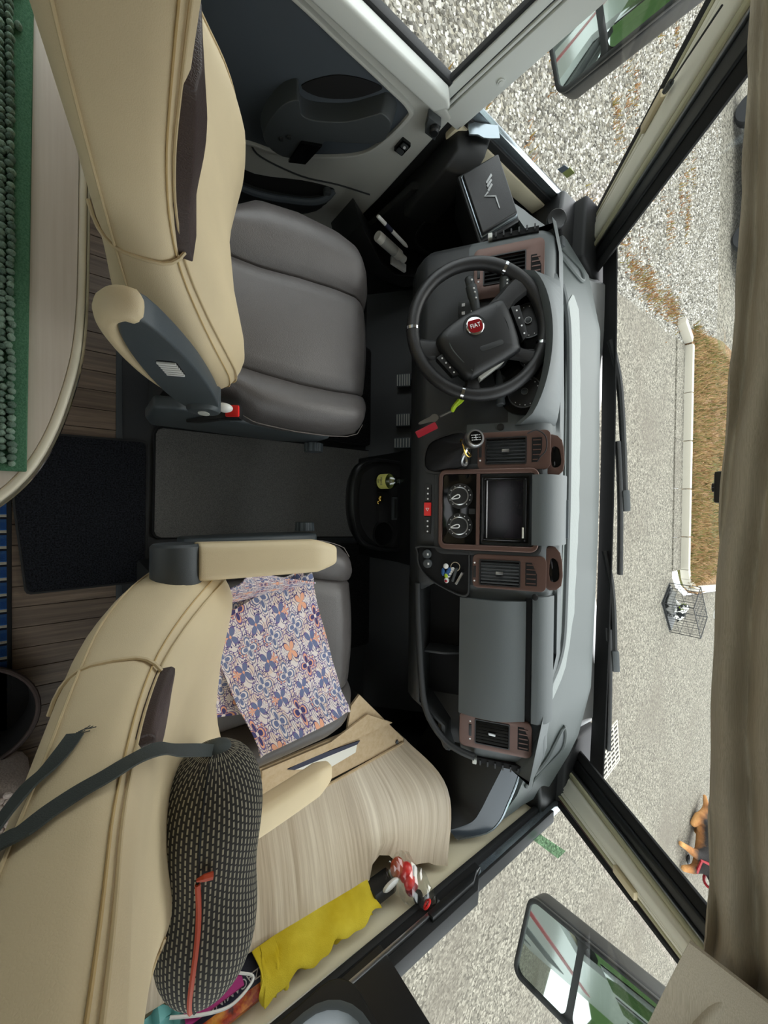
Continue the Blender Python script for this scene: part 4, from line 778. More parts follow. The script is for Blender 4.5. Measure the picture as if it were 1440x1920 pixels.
# ------------------------------------------------------------ steering wheel (turned about a quarter to the left)
WF = Frame((-.484, .842, .750), (-.31937, .74933, .58009), (-.94754, -.24419, -.20624))
sw_ = thing('steering_wheel', (-.484, .842, .750), 'black leather steering wheel with silver accents, turned to the left', 'steering wheel')
R0 = .178
rim = []
for k in range(72):
    a = 2 * math.pi * k / 72; rim.append(WF.p(R0 * math.cos(a), R0 * math.sin(a), 0))
MB().tube(rim, [.0175 if (k % 72) else .0175 for k in range(72)], 14, closed=True).build('rim', 'black_leather', sw_)
for a in (48.5, 162, -31.5, -122.5):
    ar = math.radians(a); P = [WF.p(R0 * math.cos(ar + d), R0 * math.sin(ar + d), 0) for d in (-.022, 0, .022)]
    MB().tube(P, .0183, 16).build('rim_clip', 'chrome', sw_)
def spoke(p, w):
    Pp = smooth_path([WF.p(*q) for q in p], 5); n = len(Pp); g = MB(); rings = []
    for i, q in enumerate(Pp):
        d = (Pp[min(i + 1, n - 1)] - Pp[max(i - 1, 0)]).normalized(); side = d.cross(WF.z).normalized(); ww = interp(i / (n - 1), [0, .5, 1], w); th = .011
        rings.append([q + side * ww * c + WF.z * th * s for c, s in ((1, 0), (.7, .8), (0, 1), (-.7, .8), (-1, 0), (-.7, -.8), (0, -1), (.7, -.8))])
    return g.loft(rings)
spoke([(-.03, .0, -.005), (-.11, -.02, -.002), (-.178, .0, 0)], (.04, .026, .03)).build('spoke', 'black_leather', sw_)
spoke([(.03, .0, -.005), (.10, .055, -.002), (.158, .082, 0)], (.04, .026, .032)).build('spoke', 'black_leather', sw_)
spoke([(.02, -.05, -.01), (.09, -.10, -.006), (.125, -.128, 0)], (.03, .018, .026)).build('spoke', 'black_leather', sw_)
spoke([(-.03, -.06, -.01), (-.058, -.125, -.006), (-.07, -.164, 0)], (.03, .018, .028)).build('spoke', 'black_leather', sw_)
pad = sm2([(-.122, -.006), (-.098, .016), (-.037, .036), (.041, .045), (.068, .045), (.079, .03), (.083, -.031), (.080, -.082), (.066, -.099), (-.053, -.124), (-.069, -.124), (-.084, -.111), (-.112, -.052)], 3)
pc = (-.02, -.037)
sc_ = lambda k: [(pc[0] + (a - pc[0]) * k, pc[1] + (b - pc[1]) * k) for a, b in pad]
hub = MB().loft([[WF.p(a, b, c) for a, b in sc_(k)] for k, c in ((1.0, -.012), (1.03, .012), (1.0, .026), (.93, .034), (.75, .039), (.4, .041))]).build('airbag_pad', 'dark_grey', sw_, angle=60)
hub.data.materials[0] = MATS['black_plastic']
for pth in ([(-.098, -.004, .0365), (-.094, -.05, .0372), (-.062, -.112, .0352)], [(.048, .030, .0365), (.060, -.02, .0372), (.057, -.075, .036)]): MB().tube(smooth_path([WF.p(*q) for q in pth], 6), .0016, 6).build('pad_seam', 'dash_light' if pth[0][0] < 0 else 'matt_black', hub)
EF = WF.at(-.023, -.006, .040)
MB().lathe([(.031, 0), (.031, .001), (.024, -.001)], EF, 32).build('emblem_well', 'dash_dark', hub)
em = MB().lathe([(.0235, 0), (.0235, .004), (.020, .006), (.001, .006)], EF, 32, False).build('emblem', 'chrome', hub)
MB().prism(sm2([(-.0170, -.012), (.0, -.0180), (.0160, -.013), (.0170, .011), (.0, .0150), (-.0170, .013)], 4), .005, .0066, EF).build('emblem_field', 'emblem_red', em)
text('FIAT', EF.at(.0, -.0005, .0070), .0150, .0006, 'emblem_lettering', 'white_print', em, squeeze=.95)
ab = MB().prism(rrect(-.030, .034, -.0735, -.0595, .006), .036, .0415, WF.rot(0.02)).build('airbag_mark', 'dash_dark', hub, bevel=0.001)
for pts, nm in (([(.093, .024), (.118, .022), (.115, -.062), (.097, -.072)], 'button_pod'), ([(-.137, -.044), (-.116, -.037), (-.091, -.104), (-.110, -.104)], 'button_pod')):
    b = MB().prism(pts, -.008, .016, WF).build(nm, 'black_plastic', sw_, bevel=0.003)
    for q in (.15, .38, .62, .86):
        x = (pts[0][0] + pts[1][0]) / 2 * (1 - q) + (pts[2][0] + pts[3][0]) / 2 * q; y = (pts[0][1] + pts[1][1]) / 2 * (1 - q) + (pts[2][1] + pts[3][1]) / 2 * q
        MB().prism(circ(x, y, .0024, 8), .016, .0168, WF).build('button_symbol', 'white_print', b)
MB().prism([(-.045, -.126), (.030, -.103), (.034, -.109), (-.042, -.136)], -.02, .016, WF).build('lower_bezel', 'trim_grey', sw_, bevel=0.002)
# stalks
def stalk(p0, p1, lab, marks=True):
    r = thing('stalk', p0, lab, 'stalk'); a, b = V(p0), V(p1); d = (b - a).normalized(); L = (b - a).length
    fr = Frame(a, *basis(d)); MB().lathe([(.011, 0), (.012, L * .35), (.0135, L * .55), (.0150, L * .62), (.0150, L * .80), (.0120, L * .82), (.0125, L * .97), (.010, L)], fr, 18).build('lever', 'dark_grey', r)
    if marks:
        for k in (.5, .62, .7, .88): MB().ball(a + d * (L * k) + V((0, -.0080, .0125)), .0028, seg=8, rings=5).build('symbol', 'white_print', r)
stalk((-.51, .865, .735), (-.632, .832, .722), 'dark indicator stalk left of the airbag pad, the one nearer the seat')
stalk((-.535, .915, .778), (-.652, .908, .786), 'dark stalk left of the airbag pad, the one nearer the dashboard vent')
stalk((-.40, .94, .745), (-.292, .935, .758), 'short dark stalk with round end below the steering wheel rim', False)
# keys hanging in the ignition
ky = thing('ignition_keys', (-.30, .84, .69), 'key bunch with lime fob and red tag hanging from the ignition', 'keys')
MB().tube(smooth_path([(-.315, .838, .706), (-.300, .835, .70), (-.285, .822, .688), (-.273, .818, .682), (-.280, .812, .690), (-.300, .822, .703)], 4, True), .0052, 8, closed=True).build('carabiner', 'lime', ky)
MB().tube(smooth_path([(-.272, .816, .68), (-.262, .80, .668), (-.256, .79, .66)], 4), .0035, 6).build('chain', 'satin_metal', ky)
kf = Frame((-.256, .785, .657), (.35, -.75, -.55), (-.9, -.3, -.2))
MB().prism(sm2([(0, -.006), (.012, -.011), (.022, -.007), (.055, -.004), (.055, .003), (.022, .007), (.012, .011), (0, .006)], 2), 0, .003, kf).build('key', 'satin_metal', ky)
kt = MB().prism(rrect(.015, .078, -.026, -.006, .003), -.002, .003, kf.at(.0, -.004, -.004).rot(-.12)).build('tag', 'claret', ky, bevel=0.001)
for i in range(6): MB().box((.024 + i * .0085, -.016 + .002 * (i % 2), .0036), (.004, .008, .0006), kf.at(.0, -.004, -.004).rot(-.12)).build('tag_print', 'white_print', kt)
# ------------------------------------------------------------ gear lever
gl_ = thing('gear_lever', (-.16, .86, .62), 'gear lever with black gaiter, round shift-pattern knob and hair ties', 'gear lever')
base = [(-.212, -.118), (-.122, -.118), (-.112, -.225), (-.178, -.228), (-.205, -.19)]
b2 = [ST.p(a, b, .016) for a, b in base]; b1 = sm2(base, 4); top = V((-.168, .785, .765))
rings = []
for k in range(9):
    u = k / 8; cen = ST.p(-.162, -.17, .014).lerp(top, u); sc0 = (1 - u) ** 1.25 * .95 + .10; rings.append([])
    for i, (a, b) in enumerate(b1):
        q = ST.p(a, b, .014) - ST.p(-.162, -.17, .014); wv = 1 + .10 * math.sin(i * 1.7 + k * .9) * (u * (1 - u) * 4); rings[-1].append(cen + q * sc0 * wv)
MB().loft(rings).build('gaiter', 'black_leather', gl_, angle=60)
MB().ringprism([(-.16 + (a + .16) * 1.15, -.17 + (b + .17) * 1.12) for a, b in b1], b1, .008, .022, ST).build('gaiter_frame', 'black_plastic', gl_, bevel=0.002)
ax = (V((-.172, .757, .812)) - top).normalized(); kf = Frame(top, *basis(ax, (0, 1, 0)))
MB().lathe([(.010, -.03), (.010, .0), (.017, .006), (.017, .012)], kf, 20).build('collar', 'satin_metal', gl_)
kb_ = MB().lathe([(.015, .01), (.019, .022), (.0235, .036), (.0245, .046), (.022, .054), (.017, .056)], kf, 28).build('knob', 'black_leather', gl_)
MB().lathe([(.0246, .044), (.0238, .0515), (.019, .0575), (.0165, .0578), (.0165, .055)], kf, 28, False).build('knob_ring', 'satin_metal', kb_)
cap = MB().lathe([(.0166, .0555), (.0166, .0575), (.001, .058)], kf, 28, False).build('knob_cap', 'gloss_black', kb_)
kp_ = Frame(kf.p(0, 0, .0585), V((1, 0, .2)), V((0, .9, .4))); kp_ = Frame(kp_.o, (kp_.x - kf.z * kp_.x.dot(kf.z)), kf.z.cross(kp_.x - kf.z * kp_.x.dot(kf.z)), kf.z)
for c, d in (((-.006, 0), (.0012, .012)), ((0, 0), (.0012, .012)), ((.006, 0), (.0012, .012)), ((0, 0), (.013, .0012))): MB().box((c[0], c[1], 0), (d[0], d[1], .0004), kp_).build('shift_mark', 'white_print', cap)
for i in range(6): text('135246'[i] if i < 6 else '', kp_.at((-.006, 0, .006)[i % 3], .0095 if i < 3 else -.0095, 0), .006, .0002, 'shift_number', 'white_print', cap)
for nm, c, r, m_, tl in (('hair_tie', (-.156, .79, .752), .026, 'gold', .5), ('hair_tie', (-.135, .80, .742), .022, 'satin_metal', -.3)):
    fr = Frame(c, (1, .2, tl), (0, .8, -.5)); 
    tag(MB().tube([fr.p(r * math.cos(q), r * math.sin(q), .004 * math.sin(2 * q)) for q in [6.283 * k / 24 for k in range(24)]], .0022 if m_ == 'gold' else .0045, 6, closed=True).build(nm, m_), 'thin gold hoop looped round the gear lever' if m_ == 'gold' else 'grey hair tie looped round the gear lever', 'hair tie')
# ------------------------------------------------------------ low console with cup holders
lc = thing('cup_console', (0, .86, 0), 'low black console with cup holders between the front footwells', 'console')
o_ = sm2([(-.175, .95), (-.178, .84), (-.155, .77), (-.11, .738), (0, .730), (.10, .752), (.145, .80), (.168, .90), (.168, .96)], 3, False)
o_ = o_ + [(.168, 1.0), (-.175, 1.0)]
cc = (-.0, .93); sc2 = lambda k: [(cc[0] + (a - cc[0]) * k, cc[1] + (b - cc[1]) * k) for a, b in o_]
MB().loft([[V((a, b, z)) for a, b in sc2(k)] for k, z in ((.50, .17), (.86, .22), (1.0, .28), (1.0, .297), (.97, .305), (.93, .305), (.91, .298))]).build('body', 'black_plastic', lc, angle=50)
MB().prism(sm2([(-.13, .80), (-.06, .765), (.06, .775), (.125, .83), (.135, .93), (-.14, .93)], 4), .29, .2985).build('recess_mat', 'matt_black', lc)
MB().lathe([(.048, .285), (.048, .3035), (.042, .3035), (.042, .286)], Frame((.098, .872, 0), (1, 0, 0), (0, 1, 0)), 28, False).build('cup_ring', 'black_plastic', lc)
MB().lathe([(.042, .289), (.042, .300), (.040, .2992), (.001, .2992)], Frame((.098, .872, 0), (1, 0, 0), (0, 1, 0)), 28, False).build('cup_well', 'gloss_black', lc)
MB().box((.0, .868, .302), (.11, .045, .012)).build('coin_slot', 'matt_black', lc, bevel=0.003); MB().box((.005, .922, .303), (.085, .022, .012)).build('card_slot', 'dark_grey', lc, bevel=0.002); MB().box((.005, .922, .3095), (.07, .010, .002)).build('slot_dark', 'matt_black', lc)
# tower from the low console up to the dash
MB().loft([[V((x, y, z)) for x in (-.215, .215) for y in ((ya, yb) if x < 0 else (yb, ya))] for ya, yb, z in ((.955, 1.2, .0), (.955, 1.2, .28), (.92, 1.2, .45), (.85, 1.2, .54))]).build('console_tower', 'black_plastic', dash, bevel=0.012)
# things in the console
bo = thing('sanitizer_bottle', (-.092, .845, .30), 'clear hand gel bottle with yellow label standing in the console', 'bottle')
bf = Frame((-.092, .850, .299), (1, 0, 0), (0, 1, 0))
bf = Frame((-.092, .845, .2995), (1, 0, 0), (0, .97, -.24), (0, .24, .97))
MB().lathe([(.020, 0), (.025, .004), (.026, .02), (.026, .058), (.022, .072), (.013, .082), (.011, .086)], bf, 24).build('body', 'clear_bottle', bo)
MB().lathe([(.0264, .016), (.0266, .017), (.0266, .054), (.0264, .055)], bf, 24, False).build('label_band', 'yellow', bo)
MB().lathe([(.012, .084), (.0125, .088), (.0125, .100), (.010, .102), (.007, .103), (.007, .113), (.001, .114)], bf, 18, False).build('cap', 'clear_bottle', bo)
text('Hand', Frame(bf.p(0, -.0275, .038), (1, 0, 0), bf.z, (0, -1, .2)), .014, .0002, 'lettering', 'dark_grey', bo); text('Gel', Frame(bf.p(0, -.0275, .025), (1, 0, 0), bf.z, (0, -1, .2)), .011, .0002, 'lettering', 'dark_grey', bo)
tag(MB().ball((-.030, .845, .316), (.012, .010, .009)).ball((-.016, .838, .313), (.007, .007, .006)).build('trinket', 'gold'), 'small shiny gold trinket lying in the console tray', 'trinket')
# lanyard, figure and cards in the dash tray
ly = thing('keyring', (.165, .87, .66), 'keyring with blue beads, lime bead and small white charm in the dash tray', 'keyring')
tp = lambda a, b, c: ST.p(a, b, c + .015)
MB().tube([tp(.172 + .013 * math.cos(q), -.140 + .013 * math.sin(q), .012) for q in [6.283 * k / 20 for k in range(20)]], .0016, 6, closed=True).build('ring', 'chrome', ly)
for i in range(10): MB().ball(tp(.180 + .0035 * math.sin(i * 2.1) + .0022 * i, -.152 - .0012 * i + .004 * math.cos(i * 2), .010), .0062, seg=10, rings=6).build('bead', 'blue' if i % 3 else 'white_plastic', ly)
MB().ball(tp(.172, -.168, .012), (.008, .008, .008)).build('ball_bead', 'white_plastic', ly); MB().ball(tp(.190, -.176, .010), (.012, .006, .006)).build('long_bead', 'blue', ly)
MB().ball(tp(.200, -.166, .012), (.008, .0065, .006)).build('lime_bead', 'lime', ly); MB().ball(tp(.213, -.165, .012), (.009, .008, .007)).build('charm', 'white_plastic', ly); MB().ball(tp(.2145, -.166, .0185), .0045).build('charm_dot', 'claret', ly)
for k, (a, b, r_, m_, lab) in enumerate(((.205, -.128, .5, 'satin_metal', 'flat metal tin standing at the edge of the dash tray'), (.196, -.142, .3, 'dark_grey', 'dark flat card beside the metal tin in the dash tray'))):
    tag(MB().box((0, 0, .008), (.040, .007, .022), Frame(tp(a, b, .0), ST.x * math.cos(r_) - ST.y * math.sin(r_), ST.y * math.cos(r_) + ST.x * math.sin(r_))).build('metal_tin' if k == 0 else 'card', m_, bevel=0.001), lab, 'tin' if k == 0 else 'card')
# cable clipped to the left centre vent
tag(MB().tube(smooth_path([ST.p(-.205, .052, .03), ST.p(-.212, .075, .035), ST.p(-.195, .098, .03), ST.p(-.16, .10, .028), ST.p(-.14, .085, .03), ST.p(-.128, .078, .03)], 6), .0018, 6).build('cable', 'wire'), 'thin black cable draped over the centre left vent', 'cable')
# ------------------------------------------------------------ box with emblem beside the dash, left
wb = thing('emblem_box', (-.93, .95, .60), 'black storage box with silver angular emblem beside the driver side vent', 'box')
A, B, Cc, D = V((-.992, .892, .641)), V((-1.055, .976, .706)), V((-.879, 1.022, .745)), V((-.814, .939, .681))
nB = (D - A).cross(B - A).normalized()
if nB.z < 0: nB = -nB
ctr = (A + B + Cc + D) / 4
def quadbox(P, h0, h1, k0=1, k1=1): 
    c = sum(P, V((0, 0, 0))) / 4
    return MB().loft([[c + (p - c) * k0 + nB * h0 for p in P], [c + (p - c) * k1 + nB * h1 for p in P]])
quadbox([A, B, Cc, D], -.16, -.012, .95, 1.16).build('body', 'black_plastic', wb, bevel=0.008, seg=3)
quadbox([A, B, Cc, D], -.02, -.003, 1.05, 1.04).build('rim', 'silver_strip', wb, bevel=0.004)
pt_ = quadbox([A, B, Cc, D], -.012, .008, 1.0, .985).build('lid', 'dash_dark', wb, bevel=0.005, seg=3)
pt_.data.materials[0] = MATS['black_leather']
BF = Frame(ctr + nB * .009, (D - A).normalized(), nB.cross((D - A).normalized()), nB)
BF = Frame(BF.o, BF.x, BF.y, nB)
def emb(p): return MB().prism(p, 0, .0012, BF).build('emblem', 'satin_metal', pt_)
for em_ in ([(-.0537, .0191), (-.0469, .0205), (-.0282, -.0018), (-.0341, -.0036)], [(-.0386, .0138), (-.0337, .0159), (-.0159, -.0031), (-.0239, -.0048)], [(-.0259, .0109), (-.0207, .0136), (-.0036, -.0044), (-.0107, -.0064)],
            [(-.0067, -.0071), (-.0018, -.0051), (.0050, -.0190), (.0047, -.0224)], [(.0047, -.0224), (.0049, -.0150), (.0126, .0118), (.0166, .0112)], [(.0114, .0084), (.0128, .0125), (.0508, .0121), (.0529, .0091)]): emb(em_)
# dark pocket moulding behind the box, with a plastic sleeve
pm_ = thing('side_pocket', (-1.08, .88, .55), 'black pocket moulding on the front pillar beside the driver door', 'pocket')
MB().loft([[V(p) for p in ((-1.12, .87, .40), (-1.0, .87, .40), (-.98, .96, .46), (-1.12, 1.0, .46))], [V(p) for p in ((-1.12, .865, .60), (-1.03, .865, .60), (-1.0, .93, .655), (-1.12, .99, .66))], [V(p) for p in ((-1.125, .87, .645), (-1.06, .875, .64), (-1.04, .94, .69), (-1.125, .96, .70))]]).build('moulding', 'black_plastic', pm_, bevel=0.008)
MB().sheet([[V((-1.122, .88 + .02 * i, .668 + .012 * i)), V((-1.085, .885 + .02 * i, .672 + .011 * i + .004 * math.sin(i * 2)))] for i in range(5)], .004).build('plastic_sleeve', 'silver_strip', pm_)
# left footwell trim with round relief and storage shelf
ft = thing('footwell_trim', (-1.05, 1.05, .0), 'black footwell side trim with a round relief left of the pedals', 'trim')
Ft = Frame((-1.075, 0, 0), (0, 1, 0), (0, 0, 1), (1, 0, 0))
MB().prism([(.835, .0), (1.34, .0), (1.34, .62), (.99, .60), (.85, .46)], 0, .03, Ft).build('panel', 'black_plastic', ft, bevel=0.01)
rl = sm2([(1.02, .30), (.985, .42), (1.02, .50), (1.10, .515), (1.19, .47), (1.20, .36), (1.16, .28)], 4)
MB().ringprism([(1.1 + (a - 1.1) * 1.05, .40 + (b - .40) * 1.05) for a, b in rl], rl, .028, .036, Ft).build('relief_ring', 'dash_dark', ft, bevel=0.003)
sf = MB().loft([[V((-1.05, y, .16)), V((x, y, .20)), V((x - .005, y, z)), V((-1.05, y, z - .05))] for y, x, z in ((.72, -.93, .36), (.80, -.91, .315), (.88, -.90, .270), (.96, -.90, .250), (1.05, -.91, .285), (1.12, -.95, .30))]).build('shelf_bin', 'black_plastic', ft, bevel=0.004)
for nm, m_, c, d, r_, lab, cat in (('pen', 'white_plastic', (-.955, .845, .372), (.010, .16, .010), (.22, -.34), 'white pen lying in the driver footwell bin', 'pen'), ('spray_can', 'paper', (-.945, .885, .315), (.034, .15, .034), (.18, -.28), 'pale aerosol can lying in the driver footwell bin', 'can'), ('card_pack', 'white_plastic', (-.935, .955, .272), (.022, .075, .014), (.1, -.1), 'pale flat pack tucked into the bottom of the footwell bin', 'pack')):
    d0 = V((r_[0] * .5, 1, r_[1] * .6)).normalized(); x0, y0, z0 = basis(d0); fr = Frame(c, x0, y0, z0)
    if nm == 'spray_can':
        r = thing(nm, c, lab, cat); MB().lathe([(.016, -.075), (.018, -.07), (.018, .045), (.012, .055), (.012, .058)], fr, 20).build('body', 'paper', r); MB().lathe([(.0182, -.05), (.0182, .02)], fr, 20, False).build('label_band', 'trim_grey', r); MB().lathe([(.0125, .055), (.013, .075), (.010, .078)], fr, 16).build('cap', 'white_plastic', r)
    elif nm == 'pen':
        r = thing(nm, c, lab, cat); MB().lathe([(.005, -.08), (.0065, -.075), (.0065, .07), (.003, .085)], fr, 12).build('barrel', 'white_plastic', r); MB().lathe([(.0067, -.04), (.0067, -.005)], fr, 12, False).build('print_band', 'navy', r)
    else: tag(MB().box((0, 0, 0), (.03, .012, .075), fr).build(nm, m_, bevel=0.003), lab, cat)
# pedals
for nm, x, y, z, w_, h_, lab in (('clutch_pedal', -.545, 1.085, .16, .055, .062, 'leftmost of the three ribbed pedals, the clutch'), ('brake_pedal', -.375, 1.085, .16, .055, .062, 'middle of the three ribbed pedals, the brake'), ('accelerator_pedal', -.278, 1.09, .15, .045, .075, 'rightmost of the three ribbed pedals, the accelerator')):
    r = thing(nm, (x, y, z), lab, 'pedal', 'pedals'); fp = Frame((x, y, z), (1, 0, 0), (0, .62, .78))
    MB().box((0, 0, 0), (w_, h_, .012), fp).build('pad', 'slate_grey', r, bevel=0.004)
    for k in range(6): MB().box((0, -h_ / 2 + h_ * (k + .5) / 6, .007), (w_ - .008, .004, .004), fp).build('rib', 'trim_grey', r)
    MB().tube([fp.p(0, 0, -.006), fp.p(0, .10, -.08), (x, 1.30, .36)], .010, 8).build('arm', 'matt_black', r)
# ------------------------------------------------------------ glossy grab tray right of the dash
gt = thing('grab_tray', (.93, 1.0, .55), 'glossy black curved grab tray between the dashboard and the passenger window', 'tray')
oP = [V(p) for p in ((.765, 1.10, .742), (.82, 1.091, .737), (.875, 1.077, .728), (.935, 1.058, .714), (.993, 1.037, .698), (1.03, 1.0, .672), (1.045, .924, .62))]
iP = [V(p) for p in ((.765, 1.02, .688), (.808, 1.024, .685), (.85, 1.005, .67), (.893, .984, .655), (.94, .965, .64), (.978, .951, .628), (1.0, .90, .60))]
oS = smooth_path(oP, 5); iS = smooth_path(iP, 5)
MB().sheet([[o + V((0, .006, -.01)), o, o.lerp(i, .3) + V((0, 0, .004)), o.lerp(i, .62)] for o, i in zip(oS, iS)], -.012).build('rim', 'piano_sheen', gt)
MB().sheet([[i.lerp(o, .40), i + V((0, .01, -.04)), i + V((0, .03, -.30))] for o, i in zip(oS, iS)], -.008).build('inner_face', 'black_plastic', gt)
MB().tube([p + V((.004, .008, .0)) for p in oS], .0035, 6).build('bright_edge', 'silver_strip', gt)
# phone holder at the left end of the shelf
ph = thing('phone_holder', (-.90, 1.19, .76), 'black round magnetic phone holder at the left end of the shelf', 'holder')
pf = Frame((-.925, 1.192, .775), *basis((.15, -.75, .65)))
MB().lathe([(.022, -.012), (.030, -.006), (.030, .004), (.027, .008), (.020, .006), (.012, .003), (.001, .003)], pf, 28, False).build('disc', 'black_plastic', ph)
MB().tube([pf.p(0, 0, -.01), (-.885, 1.22, .775), (-.86, 1.225, .765)], .008, 8).build('arm', 'matt_black', ph); MB().box((-.86, 1.215, .775), (.03, .022, .03)).build('clamp', 'dark_grey', ph, bevel=0.004)
# ------------------------------------------------------------ captain seats
ZS = [.48, .55, .62, .70, .76, .82, .88, .94, 1.0, 1.08, 1.16, 1.24, 1.30, 1.335]
HW = [.225, .245, .262, .268, .258, .228, .196, .174, .163, .158, .156, .150, .132, .09]
YF = [.250, .272, .272, .246, .206, .155, .112, .092, .082, .077, .072, .06, .04, .02]
YFP = [.238, .252, .250, .226, .188, .135, .09, .066, .05, .034, .025, .012, -.01, -.03]
YRP = [.08, .065, .045, .03, .002, -.025, -.035, -.045, -.052, -.062, -.07, -.075, -.075, -.07]
YR = [.09, .075, .055, .035, .022, .014, .0, -.015, -.03, -.048, -.06, -.068, -.068, -.06]
def seat(name, xc, inn, dy, label, outline, seamx):
    r = thing(name, (xc, .38, 0), label, 'seat', 'captain seats'); S_ = inn
    zz = np.linspace(ZS[0], ZS[-1], 40); hw = np.interp(zz, ZS, HW); yf = np.interp(zz, ZS, YFP if dy else YF); yr = np.interp(zz, ZS, YRP if dy else YR)
    k3 = np.array([.25, .5, .25])
    for a in (hw, yf, yr): a[1:-1] = np.convolve(a, k3, 'same')[1:-1]
    NP = 40
    def ring(z, grow=0.0):
        h = interp(z, zz, hw) + grow; f = interp(z, zz, yf) + grow; b = interp(z, zz, yr) - grow; pts = []
        dish = .048 * interp(z, [.5, .62, .8, .95, 1.35], [.4, 1.0, .6, .2, .1])
        for i in range(NP):
            a = 2 * math.pi * i / NP; c, s = math.cos(a), math.sin(a)
            x = h * math.copysign(abs(c) ** .55, c); u = math.copysign(abs(s) ** .6, s); y = (f + b) / 2 + (f - b) / 2 * u
            if s > 0: y -= dish * max(0, 1 - (x / (h * .72)) ** 2) * s
            pts.append(V((xc + x * S_ * 1.0, y, z)))
        return pts
    seatback = MB().loft([ring(z) for z in zz]).build('backrest', 'cream_leather', r, angle=70)
    # piping along the inner and outer front edge, seams between lower and upper back
    def surf(z, ang, grow=.002): return ring(z, grow)[int(round(ang / (2 * math.pi) * NP)) % NP]
    for ang in (math.radians(36), math.radians(144)):
        MB().tube([surf(z, ang) for z in np.linspace(.56, .88, 24)], .0015, 6).build('piping', 'cream_piping', seatback)
        MB().tube([surf(z, ang) for z in np.linspace(.88, 1.30, 26)], .0015, 6).build('piping', 'cream_piping', seatback)
    for ang in (math.radians(27), math.radians(153)): MB().tube([surf(z, ang, .001) for z in np.linspace(.56, 1.30, 44)], .0011, 5).build('seam', 'cream_thread', seatback)
    for ang in (math.radians(-14), math.radians(194)): MB().tube([surf(z, ang, .0008) for z in np.linspace(.60, 1.30, 40)], .0014, 6).build('seam', 'cream_piping', seatback)
    rr = ring(.885, .0015); MB().tube([rr[i % NP] + V((0, 0, .012 * math.sin(i * 2 * math.pi / NP))) for i in range(-6, 5)], .0024, 6).build('seam', 'cream_piping', seatback); MB().tube([rr[i % NP] for i in range(15, 27)], .0024, 6).build('seam', 'cream_piping', seatback)
    # brown front insert of the head part
    for sd in ((-1, 1) if dy == 0 else (-1,)):
        ins_ = []
        for z in np.linspace(.885, 1.06 if dy == 0 else .985, 18):
            u = (z - .885) / (.175 if dy == 0 else .10); h = interp(z, zz, hw); f = interp(z, zz, yf); lean = (.0005 + .014 * max(0, math.sin(math.pi * u ** 1.4 * .97))) if dy == 0 else (.0005 + .002 * u); xa, xb = (h * (.92 - .08 * u), h * .35) if dy == 0 else (h * .90, h * (.84 - .22 * math.sin(math.pi * u)))
            ins_.append([V((xc + sd * xa, f - .022, z)), V((xc + sd * xa, f - .004 + lean * .5, z)), V((xc + sd * (xa * .7 + xb * .3), f + lean, z)), V((xc + sd * xb, f + lean * .5, z)), V((xc + sd * xb, f - .035, z))])
        MB().loft(ins_).build('head_insert', 'brown_leather', r, angle=70, bevel=.002)
    # cushion
    ol = outline; n = 26; rows = []
    ys = np.linspace(ol['y'][0], ol['y'][-1], n); xi = np.interp(ys, ol['y'], ol['xi']); xo = np.interp(ys, ol['y'], ol['xo']); si = np.interp(ys, ol['y'], ol['si']); so_ = np.interp(ys, ol['y'], ol['so'])
    for k in range(n):
        y = ys[k]; v = k / (n - 1); a, b, c, d = xo[k], so_[k], si[k], xi[k]; z0 = .500 - .006 * math.sin(v * 3.1) ; fr_ = .045 * max(0, v - .86) / .14 * max(0, v - .86) / .14
        bz = .042 * (1 - .35 * v ** 3); row = []
        for u in np.linspace(0, 1, 9): row.append((a + (b - a) * u, z0 - .035 * (1 - u) ** 4 * 1.2 + bz * math.sin(math.pi * (.12 + .88 * u) ** .8) ** .8 * (1 if u < 1 else 0)))
        row.append((b + (c - b) * .012, z0 - .010))
        for u in np.linspace(.035, .965, 9): row.append((b + (c - b) * u, z0 + .008 * math.sin(math.pi * u)))
        row.append((b + (c - b) * .988, z0 - .010))
        for u in np.linspace(0, 1, 9): row.append((c + (d - c) * u, z0 - .035 * u ** 4 * 1.2 + bz * math.sin(math.pi * (.12 + .88 * (1 - u)) ** .8) ** .8 * (1 if u > 0 else 0)))
        top = [V((x, y + .012 * math.sin(math.pi * (x - a) / (d - a)) * v ** 6, z - fr_)) for x, z in row]
        low = [V((d + (a - d) * .01, y, .40)), V((d + (a - d) * .06, y - .01, .36)), V((a + (d - a) * .06, y - .01, .36)), V((a + (d - a) * .01, y, .40))]
        rows.append(top + low)
    cs = MB().loft(rows).build('cushion', 'grey_leather', r, angle=60)
    for xs_ in (xo, xi):
        off = .004 if xs_ is xi else -.004
        MB().tube([V((xs_[k] + (off * (1 if xi[0] > xo[0] else -1)), ys[k], .466)) for k in range(n)], .0013, 5).build('edge_seam', 'pale_thread', cs)
    MB().tube([V((xo[-1] + (xi[-1] - xo[-1]) * q, ys[-1] + .002 + .012 * math.sin(math.pi * q), .438)) for q in np.linspace(.03, .97, 16)], .0012, 5).build('edge_seam', 'pale_thread', cs)
    return r, ring, seatback
drv = dict(y=[.20, .24, .32, .42, .52, .58, .615, .632], xo=[-.60, -.655, -.715, -.735, -.738, -.725, -.70, -.665], so=[-.555, -.556, -.558, -.572, -.580, -.578, -.572, -.566], si=[-.318, -.315, -.308, -.302, -.302, -.306, -.312, -.318], xi=[-.250, -.240, -.202, -.194, -.194, -.200, -.212, -.240])
pas = dict(y=[.17, .20, .30, .40, .50, .55, .575, .590], xo=[.590, .605, .622, .622, .620, .606, .590, .555], so=[.51, .51, .512, .510, .506, .503, .50, .498], si=[.165, .165, .166, .170, .190, .200, .205, .208], xi=[.095, .092, .088, .090, .095, .108, .120, .145])
